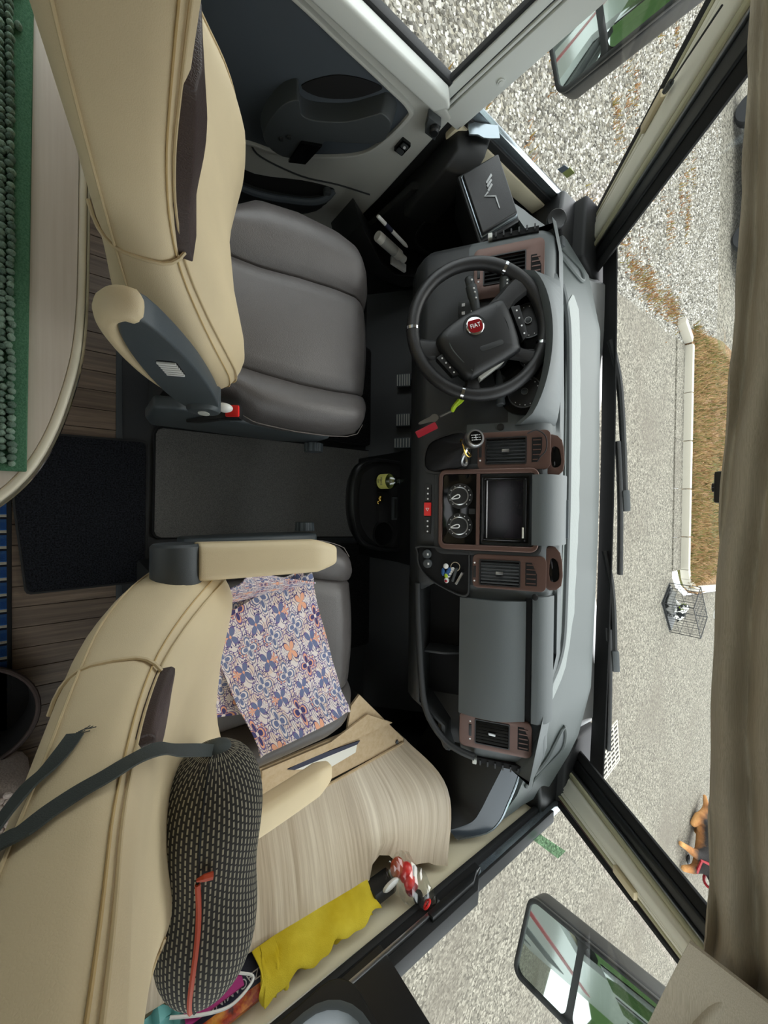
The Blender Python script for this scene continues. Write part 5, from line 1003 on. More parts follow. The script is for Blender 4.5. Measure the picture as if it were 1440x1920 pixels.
for d_ in (drv, pas):
    for k_ in ('xo', 'so', 'si', 'xi'): d_[k_] = [q * 1.045 for q in d_[k_]]
    d_['y'] = [d_['y'][0]] + [q * 1.045 for q in d_['y'][1:]]
sd_, ringD, backD = seat('captain_seat', -.485, 1, 0.0, 'captain seat at the steering wheel, cream back, grey leather cushion left bare', drv, None)
sp_, ringP, backP = seat('captain_seat', .375, -1, -.012, 'captain seat on the passenger side, cream back, patterned cloth on its cushion', pas, None)
# seat pedestals, side shields, belt buckles, knobs
def pedestal(root, xc, side, y0):
    MB().box((xc, y0 + .19, .15), (.36, .40, .30)).build('pedestal', 'dash_dark', root, bevel=0.012)
    MB().box((xc, y0 + .21, .325), (.40, .42, .05)).build('swivel_plate', 'black_plastic', root, bevel=0.01)
    xs_ = xc + side * (.232 if side > 0 else .235)
    Fp = Frame((xs_, 0, 0), (0, 1, 0), (0, 0, 1), (side, 0, 0))
    MB().prism(([(y0 - .05, .30), (y0 - .03, .22), (y0 + .30, .20), (y0 + .44, .24), (y0 + .44, .36), (y0 + .20, .40), (y0, .46), (y0 - .05, .44)] if side > 0 else [(y0 + .06, .24), (y0 + .30, .20), (y0 + .44, .24), (y0 + .44, .34), (y0 + .20, .36), (y0 + .06, .34)]), 0, .03, Fp).build('side_shield', 'slate_grey', root, bevel=0.01, seg=3)
    rk = Frame(Fp.p(y0 + .43, .27, .035), Fp.x, Fp.y, Fp.z)
    prof_ = [(.030 + .0022 * math.cos(10 * 2 * math.pi * k / 60), 2 * math.pi * k / 60) for k in range(60)]
    poly = [(q * math.cos(a), q * math.sin(a)) for q, a in prof_]
    MB().prism(poly, 0, .028, rk, top=[(a * .94, b * .94) for a, b in poly]).build('recline_knob', 'slate_grey', root, bevel=0.002)
pedestal(sd_, -.475, 1, .17); pedestal(sp_, .35, -1, .14)
MB().loft([[V((-.245, .20, .36)), V((-.205, .20, .36)), V((-.205, .235, .37)), V((-.245, .235, .37))], [V((-.232, .245, .485)), V((-.200, .245, .485)), V((-.200, .27, .49)), V((-.232, .27, .49))]]).build('belt_stalk', 'black_plastic', sd_, bevel=0.004)
bk = MB().box((0, 0, 0), (.032, .055, .03), Frame((-.212, .262, .508), (1, 0, 0), (0, .8, .6))).build('belt_buckle', 'black_plastic', sd_, bevel=0.005)
MB().box((0, .012, .006), (.026, .030, .026), Frame((-.212, .262, .508), (1, 0, 0), (0, .8, .6))).build('release_button', 'red_button', bk, bevel=0.003)
MB().ball((-.205, .232, .575), (.010, .018, .012)).build('recline_lever', 'white_plastic', sd_)
# raised armrest of the driver seat
ad = thing('armrest', (-.20, .17, .62), 'folded-up armrest with grey plastic side on the driver seat back', 'armrest', 'seat armrests')
p0, p1 = V((-.196, .168, .625)), V((-.206, .028, .925)); dA = (p1 - p0).normalized(); FA = Frame(p0, (1, 0, 0), dA); FA = Frame(p0, FA.y, V((1, 0, 0)).cross(FA.y), (1, 0, 0))   # a along arm, b towards the front/up, c inwards
if FA.y.y < 0: FA = Frame(p0, FA.x, -FA.y, (1, 0, 0))
L = (p1 - p0).length
body = sm2([(-.03, -.02), (.06, -.042), (.18, -.040), (.28, -.025), (L - .005, -.004), (L - .005, .028), (.22, .050), (.10, .054), (.0, .045), (-.035, .02)], 4)
body = [(a, b * .80 + .004) for a, b in body]
MB().prism(body, -.020, .010, FA).build('shell', 'slate_grey', ad, bevel=0.009, seg=3)
padc = [(.050, -.034), (.14, -.040), (.24, -.034), (L - .02, -.018), (L + .004, .004), (L - .004, .022)]
pp = smooth_path([FA.p(a, b, -.004) for a, b in padc], 5); n = len(pp)
MB().loft([[q + (V((1, 0, 0)) * math.cos(a) * .018 + (pp[min(i + 1, n - 1)] - pp[max(i - 1, 0)]).normalized().cross(V((1, 0, 0))) * math.sin(a) * .014) * min(1, .25 + i / 22, .6 + (n - 1 - i) / 5) for a in [2 * math.pi * k / 12 for k in range(12)]] for i, q in enumerate(pp)]).build('padding', 'cream_leather', ad, angle=70)
MB().lathe([(.030, -.03), (.030, .014), (.027, .018), (.016, .020)], Frame(FA.p(-.005, .012, 0), FA.x, FA.y, FA.z), 28).build('hinge', 'slate_grey', ad); MB().prism(circ(-.005, .012, .016, 20, .010), .019, .0212, FA).build('hinge_cap', 'trim_light', ad)
bt = MB().prism(rrect(.17, .222, .0, .026, .006), .006, .0108, FA).build('grille_recess', 'matt_black', ad)
for k in range(6): MB().box((.176 + k * .0082, .013, .0112), (.0045, .024, .005), Frame(FA.o, FA.x, FA.y, FA.z)).build('rib', 'white_plastic', bt, bevel=0.001)
# lowered armrests of the passenger seat
ai = thing('armrest', (.09, .12, .72), 'lowered cream armrest with black drum hinge on the passenger seat', 'armrest', 'seat armrests')
MB().lathe([(.036, -.040), (.038, -.036), (.038, .022), (.034, .026), (.028, .024)], Frame((.088, .118, .728), (0, 1, 0), (0, 0, 1), (-1, 0, 0)), 32).build('hinge', 'slate_grey', ad if False else ai).data.materials[0] = MATS['dark_grey']
def padarm(pts, w, h, root):
    P = smooth_path([V(p) for p in pts], 6); n = len(P); rings = []
    for i, q in enumerate(P):
        k = min(1, .55 + (n - 1 - i) / 4 * .45) if i > n - 6 else 1; k = max(k, .5)
        rings.append([q + V((a * w * k, 0, b * h * k)) for a, b in rrect(-1, 1, -1, 1, .5, 4)])
    MB().loft(rings).build('padding', 'cream_leather', root, angle=70, bevel=0.004)
padarm([(.092, .145, .735), (.094, .24, .738), (.096, .33, .738), (.098, .405, .735)], .031, .025, ai)
ao_ = thing('armrest', (.63, .26, .64), 'lowered plain cream armrest on the window side of the passenger seat', 'armrest', 'seat armrests')
padarm([(.655, .22, .64), (.65, .30, .635), (.64, .40, .628), (.632, .465, .622)], .031, .024, ao_)
# ------------------------------------------------------------ neck pillow with straps
npil = thing('neck_pillow', (.50, .16, .80), 'dark woven bone-shaped neck pillow with orange zip on the passenger seat', 'pillow')
c0, c1 = V((.342, .150, .843)), V((.690, .135, .838)); axd = (c1 - c0).normalized(); rings = []; ns, nr = 44, 40
ux = axd.cross(V((0, 0, 1))).normalized(); uz = ux.cross(axd)
pil = MB()
for i in range(ns + 1):
    u = i / ns; e = (max(0, 1 - abs(2 * u - 1) ** 4.5)) ** .5; rad = (.0668 - .006 * math.exp(-((u - .5) / .16) ** 2)) * max(e, .06)
    rings.append([c0.lerp(c1, u) + (ux * math.cos(a) + uz * math.sin(a)) * rad * (1 + .05 * math.cos(a) ** 2) for a in [2 * math.pi * k / nr for k in range(nr)]])
o0 = len(pil.v); pil.loft([r_ + [r_[0]] for r_ in rings], False, False)
for i in range(ns + 1):
    for k in range(nr + 1): pil.uv[o0 + i * (nr + 1) + k] = (i / ns, k / nr)
t = new('woven', rough=0.85, spec=0.2); br = t.n('ShaderNodeTexBrick'); v = t.coord('UV', (1, 1, 1)); t.l(v, br.inputs['Vector'])
br.offset = .5; br.inputs['Scale'].default_value = 1.0; br.inputs['Brick Width'].default_value = 1 / 46; br.inputs['Row Height'].default_value = 1 / 74; br.inputs['Mortar Size'].default_value = .0022; br.inputs['Mortar Smooth'].default_value = .3
br.inputs['Color1'].default_value = srgb(44, 42, 40); br.inputs['Color2'].default_value = srgb(58, 56, 52); br.inputs['Mortar'].default_value = srgb(150, 144, 128)
wv = t.n('ShaderNodeTexBrick'); t.l(v, wv.inputs['Vector']); wv.offset = .5; wv.inputs['Scale'].default_value = 1; wv.inputs['Brick Width'].default_value = 1 / 40; wv.inputs['Row Height'].default_value = 1 / 80; wv.inputs['Mortar Size'].default_value = .0030
wv.inputs['Color1'].default_value = (1, 1, 1, 1); wv.inputs['Color2'].default_value = (1, 1, 1, 1); wv.inputs['Mortar'].default_value = (0, 0, 0, 1)
sx = t.n('ShaderNodeSeparateXYZ'); t.l(v, sx.inputs[0])
row = t.math('FLOOR', t.math('MULTIPLY', sx.outputs[1], 64)); fu = t.math('FRACT', t.math('ADD', t.math('MULTIPLY', sx.outputs[0], 36), t.math('MULTIPLY', row, .5))); fv = t.math('FRACT', t.math('MULTIPLY', sx.outputs[1], 64))
dash_ = t.math('MULTIPLY', t.math('LESS_THAN', t.math('ABSOLUTE', t.math('SUBTRACT', fu, .5)), .36), t.math('LESS_THAN', t.math('ABSOLUTE', t.math('SUBTRACT', fv, .5)), .17))
t.l(t.mix(dash_, srgb(46, 44, 42), srgb(150, 144, 126)), t.p.inputs['Base Color']); t.bump(dash_, .5, .003)
cov = pil.build('cover', 'woven', npil, angle=80)
ang0 = 1.15
def pilp(u, a, g=.001):
    e = (max(0, 1 - abs(2 * u - 1) ** 4.5)) ** .5; rad = (.0668 - .006 * math.exp(-((u - .5) / .16) ** 2)) * max(e, .06) + g
    return c0.lerp(c1, u) + (ux * math.cos(a) + uz * math.sin(a)) * rad * (1 + .05 * math.cos(a) ** 2)
# zip and seam run along the side that faces up and back
za = math.radians(118)
if pilp(.5, za).y > pilp(.5, math.pi - za).y: za = math.pi - za
MB().tube([pilp(u, za, .0005) for u in np.linspace(.03, .97, 30)], .0018, 6).build('seam', 'matt_black', cov)
MB().tube([pilp(u, za + .05 * math.sin((u - .4) * 9), .0012) for u in np.linspace(.40, .90, 26)], .0034, 6).build('zip', 'orange', cov)
MB().tube([pilp(.375, za, .004), pilp(.365, za + .12, .006), pilp(.368, za + .27, .005)], [.002, .004, .0045], 6).build('zip_pull', 'orange', cov)
# ------------------------------------------------------------ folded patterned cloth on the cushion
t = new('tile_print', rough=0.75, spec=0.2); v = t.coord('UV', (1, 1, 1))
def flower(vec, cells, off):
    m = t.n('ShaderNodeMapping'); m.inputs['Scale'].default_value = (cells, cells, 1); m.inputs['Location'].default_value = (off[0], off[1], 0); t.l(vec, m.inputs[0])
    s = t.n('ShaderNodeSeparateXYZ'); t.l(m.outputs[0], s.inputs[0])
    fx_ = t.math('SUBTRACT', t.math('FRACT', s.outputs[0]), .5); fy_ = t.math('SUBTRACT', t.math('FRACT', s.outputs[1]), .5)
    ix = t.math('FLOOR', s.outputs[0]); iy = t.math('FLOOR', s.outputs[1])
    rr_ = t.math('SQRT', t.math('ADD', t.math('MULTIPLY', fx_, fx_), t.math('MULTIPLY', fy_, fy_))); th = t.math('ARCTAN2', fy_, fx_)
    wn = t.n('ShaderNodeTexWhiteNoise'); wn.noise_dimensions = '2D'; c = t.n('ShaderNodeCombineXYZ'); t.l(ix, c.inputs[0]); t.l(iy, c.inputs[1]); t.l(c.outputs[0], wn.inputs['Vector'])
    return rr_, th, wn.outputs['Value'], fx_, fy_
def band(x, a, b): return t.math('MULTIPLY', t.math('GREATER_THAN', x, a), t.math('LESS_THAN', x, b))
r1, th1, id1, fx1, fy1 = flower(v, 4.4, (0, 0))
r2, th2, id2, fx2, fy2 = flower(v, 4.4, (.5, .5))
r3, th3, id3, fx3, fy3 = flower(v, 8.8, (.25, .25))
cream = srgb(228, 218, 216); navy_ = srgb(74, 70, 118); purple = srgb(112, 96, 152); coral = srgb(232, 172, 142); steel_ = srgb(110, 120, 156)
pet4 = t.math('ABSOLUTE', t.math('COSINE', t.math('MULTIPLY', th1, 2.0))); pet8 = t.math('ABSOLUTE', t.math('COSINE', t.math('MULTIPLY', th1, 4.0)))
p4b = t.math('ABSOLUTE', t.math('SINE', t.math('MULTIPLY', th2, 2.0))); p8b = t.math('ABSOLUTE', t.math('COSINE', t.math('MULTIPLY', th2, 4.0)))
edge1 = t.math('SUBTRACT', t.math('MULTIPLY', t.math('POWER', pet4, .7), .34), r1)         # big petals, cell set 1
e8 = t.math('SUBTRACT', t.math('ADD', .30, t.math('MULTIPLY', pet8, .10)), r1)
edge2 = t.math('SUBTRACT', t.math('MULTIPLY', t.math('POWER', p4b, .8), .30), r2)
sw = t.math('SINE', t.math('ADD', t.math('MULTIPLY', r3, 40.0), t.math('MULTIPLY', th3, 3.0)))
col = t.mix(t.math('MULTIPLY', t.math('GREATER_THAN', t.noise(v, 9, 2), .52), .45), cream, srgb(222, 190, 166))
col = t.mix(t.math('MULTIPLY', t.math('GREATER_THAN', sw, .80), t.math('LESS_THAN', r3, .46)), col, navy_)
r4, th4, id4, _, _ = flower(v, 26.4, (0, 0)); r5, th5, id5, _, _ = flower(v, 8.8, (0.0, 0.5))
p5 = t.math('SUBTRACT', t.math('MULTIPLY', t.math('ABSOLUTE', t.math('COSINE', t.math('MULTIPLY', th5, 3.0))), .40), r5)
col = t.mix(t.math('MULTIPLY', t.math('LESS_THAN', r4, .17), t.math('GREATER_THAN', id4, .35)), col, navy_)
col = t.mix(t.math('MULTIPLY', t.math('GREATER_THAN', p5, 0.0), t.math('GREATER_THAN', id5, .35)), col, purple)
col = t.mix(t.math('MULTIPLY', t.math('GREATER_THAN', p5, .06), t.math('GREATER_THAN', id5, .35)), col, t.mix(t.math('GREATER_THAN', id5, .7), cream, coral))
col = t.mix(band(e8, -.012, .010), col, navy_)
po = t.math('SUBTRACT', t.math('ADD', .36, t.math('MULTIPLY', p8b, .07)), r2)
col = t.mix(band(po, -.010, .010), col, purple)
col = t.mix(t.math('GREATER_THAN', edge1, 0.0), col, t.mix(t.math('GREATER_THAN', id1, .5), purple, steel_))
col = t.mix(t.math('GREATER_THAN', edge1, .05), col, t.mix(t.math('GREATER_THAN', id1, .5), coral, cream))
col = t.mix(t.math('GREATER_THAN', edge1, .11), col, t.mix(t.math('GREATER_THAN', id1, .5), navy_, steel_))
col = t.mix(t.math('GREATER_THAN', edge2, 0.0), col, t.mix(t.math('GREATER_THAN', id2, .45), navy_, purple))
col = t.mix(t.math('GREATER_THAN', edge2, .035), col, t.mix(t.math('GREATER_THAN', id2, .45), coral, steel_))
col = t.mix(t.math('LESS_THAN', r1, .05), col, cream); col = t.mix(t.math('LESS_THAN', r2, .04), col, coral)
t.l(col, t.p.inputs['Base Color']); t.bump(t.noise(v, 160, 2), .2, .001)
sc = thing('patterned_cloth', (.36, .36, .54), 'folded cloth with blue and coral tile print lying on the passenger seat', 'cloth')
def bil(c, u, v_): return c[0].lerp(c[1], u).lerp(c[3].lerp(c[2], u), v_)
def clothsheet(cor, z0, seed, nx=30, ny=30, wob=.006, th=.004, uvo=(0, 0), edge=0.0):
    g = []; rs_ = random.Random(seed); ph_ = [rs_.uniform(0, 6) for _ in range(6)]; C4 = [V((a, b, 0)) for a, b in cor]
    for i in range(nx):
        row = []
        for j in range(ny):
            u, v_ = i / (nx - 1), j / (ny - 1); p = bil(C4, u, v_)
            h = .42 * math.sin(5 * p.x * 6 + ph_[0] + p.y * 9) + .3 * math.sin(23 * p.y + ph_[1] - 14 * p.x) + .3 * math.sin(40 * p.x + 17 * p.y + ph_[2])
            p.x += edge * math.sin(v_ * 14 + ph_[3]) * (abs(u - .5) > .48); p.y += .004 * math.sin(u * 13 + ph_[4]) * (v_ < .02 or v_ > .98)
            row.append(V((p.x, p.y, z0(p.x, p.y) + wob * (.6 + h))))
        g.append(row)
    b = MB(); o = len(b.v); b.sheet(g, th, uv=lambda a, c: (uvo[0] + a * 1.0, uvo[1] + c * .8)); return b
def cz(x, y):
    e = .0
    zc = .508 + .040 * max(0, min(1, (.20 - x) / .07)) + .040 * max(0, min(1, (x - .49) / .05)) + .02 * max(0, (.24 - y) / .05)
    return zc
clothsheet([(.232, .185), (.160, .435), (.540, .555), (.468, .212)], lambda x, y: cz(x, y) + .006, 3, wob=.006).build('lower_layer', 'tile_print', sc, angle=80)
clothsheet([(.268, .205), (.172, .30), (.49, .30), (.500, .268)], lambda x, y: cz(x, y) + .02, 4, 6, 6).build('t', 'tile_print', sc) if False else None
clothsheet([(.255, .200), (.165, .448), (.534, .552), (.566, .318)], lambda x, y: cz(x, y) + .020 + .012 * max(0, (y - .3) / .2), 5, wob=.008, uvo=(.3, .1), edge=.004).build('upper_layer', 'tile_print', sc, angle=80)
clothsheet([(.196, .215), (.148, .30), (.19, .455), (.215, .26)], lambda x, y: cz(x, y) + .030 + .014 * math.sin((x - .15) * 60), 8, 20, 24, wob=.009, uvo=(.1, .5)).build('rumpled_end', 'tile_print', sc, angle=80)
clothsheet([(.552, .312), (.524, .552), (.540, .556), (.572, .318)], lambda x, y: cz(x, y) + .012 + .006 * math.sin(y * 90), 9, 5, 40, wob=.004, uvo=(.6, .2), edge=.004).build('frilled_hem', 'tile_print', sc, angle=80)
# ------------------------------------------------------------ side cabinet right of the passenger seat
cab = thing('side_cabinet', (.85, .5, 0), 'pale wood-grain side cabinet with curved panel beside the passenger seat', 'cabinet')
MB().prism([(.675, .10), (.80, .10), (.80, .835), (.775, .845), (.575, .665), (.60, .635), (.675, .62)], .0, .448).build('carcass', 'black_plastic', cab)
yb = [-.05, .15, .30, .45, .58, .70, .78, .844]; xi_ = [.835, .825, .815, .806, .800, .795, .79, .785]; xo_ = [.985, .995, 1.0, 1.004, 1.010, 1.016, 1.03, 1.045]; zo_ = [.555, .562, .574, .586, .598, .612, .63, .662]
def zsmooth(ar, n=34):
    yy = np.linspace(-.05, .844, n); return np.interp(yy, yb, ar)
N_ = 34; Yi = np.linspace(-.05, .844, N_); XI, XO, ZO = zsmooth(xi_), zsmooth(xo_), zsmooth(zo_)
Yo = Yi - .02 * (Yi > -1)
def notch(y): # U-shaped cut-out in the top edge
    return .0
pan = MB(); g = []
for i in range(N_):
    row = []
    for j in range(15):
        u = j / 14; x = XI[i] + (XO[i] - XI[i]) * u; z = .458 + (ZO[i] - .458) * (u ** 1.05) + .018 * math.sin(math.pi * u)
        fb = .085 * math.sin(math.pi * min(1, u * 1.0)) ** 1.2 * max(0, (Yi[i] - .55) / .294) ** 1.5 - .012 * u * (Yi[i] > .8)
        y = Yi[i] + fb
        dn = math.exp(-((Yi[i] - .655) / .038) ** 4) * .030 * max(0, (u - .72) / .28)
        row.append(V((x - dn * 1.2, y, z - dn)))
    g.append(row)
pan.sheet(g, -.010, uv=lambda a, b: (a * .9 + .02 * b, b * .22)); wp = pan.build('curved_panel', 'pale_oak', cab, angle=60)
front = MB().sheet([[g[-1][j], V((g[-1][j].x, g[-1][j].y + .006, g[-1][j].z - .05)), V((g[-1][j].x, g[-1][j].y - .03, .10))] for j in range(15)], -.01, uv=lambda a, b: (b * .5, a * .2)).build('front_panel', 'pale_oak', cab, angle=60)
MB().prism([(.675, .10), (.80, .10), (.788, .845), (.775, .845), (.575, .665), (.60, .635), (.675, .62)], .448, .456).build('felt_top', 'felt', cab)
MB().sheet([[V((.678, .36, .4575)), V((.70, .36, .4575))], [V((.678, .56, .459)), V((.70, .55, .459))], [V((.64, .69, .459)), V((.70, .79, .458))]], .006).build('felt_flap', 'felt', cab)
MB().tube([V((.812, .35, .460)), V((.800, .58, .461)), V((.785, .84, .461))], .004, 6).build('edge_piping', 'felt', cab)
MB().lathe([(.006, 0), (.006, .003), (.003, .004)], Frame((.775, .815, .457), (1, 0, 0), (0, 1, 0)), 12).build('stud', 'dark_grey', cab)
MB().box((1.04, .45, .40), (.05, 1.0, .02)).build('pocket_floor', 'cream_wall', cab)
tag(MB().prism([(.715, .45), (.722, .655), (.745, .65), (.755, .56)], .4578, .4600).build('leaflet', 'paper'), 'white leaflet with dark edge on the felt beside the passenger cushion', 'leaflet')
tag(MB().prism([(.705, .43), (.715, .45), (.722, .655), (.714, .665), (.700, .50)], .4576, .4612).build('dark_folder', 'navy'), 'dark blue folder strip lying by the white leaflet', 'folder')
# pocket contents
yc = thing('yellow_cloth', (1.02, .44, .62), 'yellow microfibre cloth hanging out of the cabinet pocket', 'cloth')
t = new('yellow_micro', srgb(214, 192, 44), 0.9, spec=.1); t.bump(t.noise(t.coord(), 500, 2), .5, .002); t.l(t.ramp(t.noise(t.coord(), 12, 3), [(.3, srgb(198, 172, 36)), (.7, srgb(226, 206, 70))]), t.p.inputs['Base Color'])
def drape(y0, y1, x0, x1, z0, z1, seed, nm):
    g = []
    for i in range(36):
        u = i / 35; row = []
        for j in range(14):
            v_ = j / 13; fold = .0055 * math.sin(u * 17 + seed) * v_ + .003 * math.sin(u * 37 + seed * 2) * v_
            row.append(V((x0 + (x1 - x0) * v_ + fold * .9, y0 + (y1 - y0) * u + .006 * math.sin(v_ * 5 + u * 9), z0 + (z1 - z0) * (v_ ** .7) + fold * .8 + .012 * math.sin(math.pi * v_))))
        g.append(row)
    MB().sheet(g, .004).build(nm, 'yellow_micro', yc, angle=80)
drape(.30, .60, 1.000, 1.035, .575, .650, 1.0, 'upper_fold'); drape(.35, .585, 1.018, 1.055, .570, .628, 3.0, 'lower_fold'); drape(.295, .345, .995, 1.040, .58, .645, 5.0, 'end_fold')
def card(name, pts, mat, label, cat, th=.004): 
    P = [V(p) for p in pts]; n_ = (P[1] - P[0]).cross(P[2] - P[0]).normalized()
    return tag(MB().loft([[p for p in P], [p + n_ * th for p in P]]).build(name, mat), label, cat)
t = new('flame_print', rough=.4); t.l(t.ramp(t.noise(t.coord('Object', (14, 14, 14)), 1.6, 4), [(.35, srgb(60, 12, 10)), (.48, srgb(190, 60, 14)), (.62, srgb(240, 160, 40)), (.8, srgb(70, 20, 14))]), t.p.inputs['Base Color'])
FL = Frame((1.030, .26, .60), (0, -1, .0), (.42, 0, .91)); 
mg = thing('logs_packet', (1.03, .26, .58), 'packet printed with flames and dark blue title band in the cabinet pocket', 'packet')
MB().prism([(-.11, -.10), (.095, -.10), (.095, .012), (-.11, .018)], -.016, 0.0, FL).build('sleeve', 'navy', mg); MB().prism([(-.11, .015), (.095, .010), (.100, .036), (-.11, .034)], -.014, .001, FL).build('flame_band', 'flame_print', mg)
text('PIZZACAMINO', Frame(FL.p(-.005, -.003, .001), (0, -1, 0), FL.y), .022, .0003, 'lettering', 'white_print', mg, squeeze=.95)
card('pink_booklet', [(.985, .155, .56), (.985, .265, .56), (1.004, .265, .62), (1.004, .155, .62)], 'magenta', 'magenta booklet tucked behind the dark blue packet', 'booklet')
tag(MB().tube(smooth_path([(.985, .13, .60), (1.0, .19, .625), (1.012, .24, .632), (1.005, .285, .62), (.995, .26, .60)], 6), .0028, 6).build('white_cable', 'white_plastic'), 'white cable loop lying over the magenta booklet', 'cable')
tag(MB().sheet([[V((1.0 + .02 * i / 5 + .008 * math.sin(j * 2.1), .06 + .10 * j / 9, .56 + .05 * i / 5 + .008 * math.sin(i * 2 + j))) for j in range(10)] for i in range(6)], .003).build('plastic_bag', 'teal_bag'), 'crumpled pale teal plastic bag at the back of the pocket', 'bag')
bc = thing('black_case', (1.0, .62, .60), 'black and white gadget case in the pocket beside the yellow cloth', 'case')
MB().box((1.022, .630, .615), (.036, .075, .050)).build('case_body', 'black_plastic', bc, bevel=0.008); MB().lathe([(.022, 0), (.024, .006), (.022, .012), (.012, .014)], Frame((1.002, .640, .640), (1, .0, -.4), (0, 1, 0), (-.4, 0, .9)), 20).build('dial', 'white_plastic', bc)
# cellophane bag with red goods
cb_ = thing('cellophane_bag', (1.01, .70, .66), 'clear cellophane bag with red items sticking out of the cabinet pocket', 'bag')
bs, be = V((.975, .672, .615)), V((1.075, .735, .715)); ad_ = (be - bs).normalized(); bx_, by_, _ = basis(ad_)
rings = []
for i in range(15):
    u = i / 14; rad = interp(u, [0, .15, .5, .8, .92, 1], [.030, .040, .040, .032, .024, .030]); rings.append([bs + ad_ * (u * .155) + (bx_ * math.cos(a) * (1 + .12 * math.sin(5 * a + i)) + by_ * math.sin(a) * .8 * (1 + .12 * math.cos(4 * a - i * 1.3))) * rad for a in [2 * math.pi * k / 18 for k in range(18)]])
MB().loft(rings).build('film', 'plastic_film', cb_, smooth=False)
for q, r_, m_ in ((.045, .026, 'red_button'), (.075, .024, 'claret'), (.02, .026, 'orange'), (.10, .017, 'matt_black'), (.062, .020, 'red_button')): MB().ball(bs + ad_ * q + bx_ * (.008 * math.sin(q * 300)) + by_ * .006 * math.cos(q * 200), (r_, r_ * .8, r_ * .7)).build('wrapped_item', m_, cb_)
MB().tube([bs + ad_ * .118 + (bx_ * math.cos(a) + by_ * math.sin(a)) * .011 + V((-.01, -.01, .02)) for a in [2 * math.pi * k / 16 for k in range(16)]], .003, 6, closed=True).build('red_ring', 'red_button', cb_)
MB().sheet([[be + bx_ * (.03 * (j / 5 - .5) * 2) + ad_ * (.012 * i + .004 * math.sin(j * 3)) + by_ * .008 * math.sin(j * 2.5) for j in range(6)] for i in range(3)], .002).build('tape', 'white_plastic', cb_)
# ------------------------------------------------------------ table with green chenille mat
tb = thing('dinette_table', (-.5, -.4, .70), 'cream dinette table with rounded corner behind the driver seat', 'table')
te = sm2([(-.46, .004), (-.36, .003), (-.27, .001), (-.20, -.005), (-.134, -.019), (-.085, -.034), (-.045, -.052), (-.012, -.075), (.015, -.105), (.035, -.15), (.045, -.21), (.048, -.30)], 5, False)
poly = te + [(.048, -.85), (-1.10, -.85), (-1.10, .0), (-.6, .004)]
inn_ = [(-.5 + (a + .5) * .985, -.42 + (b + .42) * .978) for a, b in poly]
MB().prism(inn_, .715, .7405).build('top', 'table_top', tb)
MB().ringprism(poly, inn_, .712, .7395, WORLD).build('edge_band', 'table_edge', tb, bevel=0.005, seg=3)
MB().tube([V((a * 1.0, b, .722)) for a, b in [(-.5 + (a + .5) * 1.004, -.42 + (b + .42) * 1.005) for a, b in te]], .002, 6).build('edge_line', 'chrome', tb)
MB().tube([(-.6, -.45, .0), (-.6, -.45, .715)], .03, 16).build('leg', 'satin_metal', tb)
gm = thing('chenille_mat', (-.45, -.2, .7405), 'green chenille bath mat lying on the cream table', 'mat')
MB().prism([(-.95, -.42), (-.040, -.42), (-.041, -.058), (-.95, -.046)], .7408, .7500).build('backing', 'green_felt', gm, bevel=0.002)
def blobs(name, pts, rad, mat, parent, elong=1.25):
    base = MB().ball((0, 0, 0), 1, seg=7, rings=5); bv = np.array([tuple(p) for p in base.v]); bf = base.f; n = len(pts); nv = len(bv)
    sc0 = rad * rng.uniform(.85, 1.15, (n, 1, 3)); sc0[:, :, 2] *= elong
    lean = rng.normal(0, .1, (n, 1, 2)); vv = bv[None] * sc0; vv[:, :, 0] += vv[:, :, 2] * lean[:, :, 0]; vv[:, :, 1] += vv[:, :, 2] * lean[:, :, 1]; vv += pts[:, None, :]
    off = parent.location; vv -= np.array(tuple(off))
    fs = [tuple(i + k * nv for i in f) for k in range(n) for f in bf]; me = bpy.data.meshes.new(name); me.from_pydata(vv.reshape(-1, 3).tolist(), [], fs); me.shade_smooth(); me.materials.append(MATS[mat])
    o = bpy.data.objects.new(name, me); COL.objects.link(o); o.parent = parent; o['kind'] = 'stuff'; return o
gx, gy = np.meshgrid(np.arange(-.80, -.046, .0082), np.arange(-.26, -.0625, .0082)); gx = gx + .0041 * (np.arange(gx.shape[0]) % 2)[:, None]
q = np.c_[gx.ravel(), gy.ravel(), np.full(gx.size, .7535)]; q[:, :2] += rng.normal(0, .0007, (len(q), 2)); q = q[q[:, 1] < -.0655 - .012 * (q[:, 0] + .45) ]
blobs('chenille_pile', q, .0046, 'green_chenille', gm)
# ------------------------------------------------------------ mats and rugs on the floor
def mat_(name, poly, h, m_, edge, lab, cat='mat'):
    r = thing(name, (sum(a for a, b in poly) / len(poly), sum(b for a, b in poly) / len(poly), 0), lab, cat)
    cx0, cy0 = r.location.x, r.location.y; pp = sm2(poly, 4); inn2 = [(cx0 + (a - cx0) * .975, cy0 + (b - cy0) * .975) for a, b in pp]
    MB().prism(inn2, .003, h, WORLD).build('pile', m_, r); MB().ringprism(pp, inn2, .0025, h - .001).build('bound_edge', edge, r, bevel=0.002); return r
def rr4(P, r=.035):
    out = []; n = len(P)
    for i in range(n):
        a, b, c = V((*P[i - 1], 0)), V((*P[i], 0)), V((*P[(i + 1) % n], 0)); u = (a - b).normalized() * r; w_ = (c - b).normalized() * r
        out += [tuple((b + u)[:2]), tuple((b + u * .3 + w_ * .3)[:2]), tuple((b + w_)[:2])]
    return out
def sq(P, n=1): return P
cmt = thing('cab_mat', (-.06, .6, 0), 'dark grey carpet mat in the passage between the two seats', 'mat')
pp = rr4([(-.250, .175), (.108, .170), (.135, .95), (-.255, 1.05)], .02); pi_ = [(-.06 + (a + .06) * .975, .6 + (b - .6) * .985) for a, b in pp]
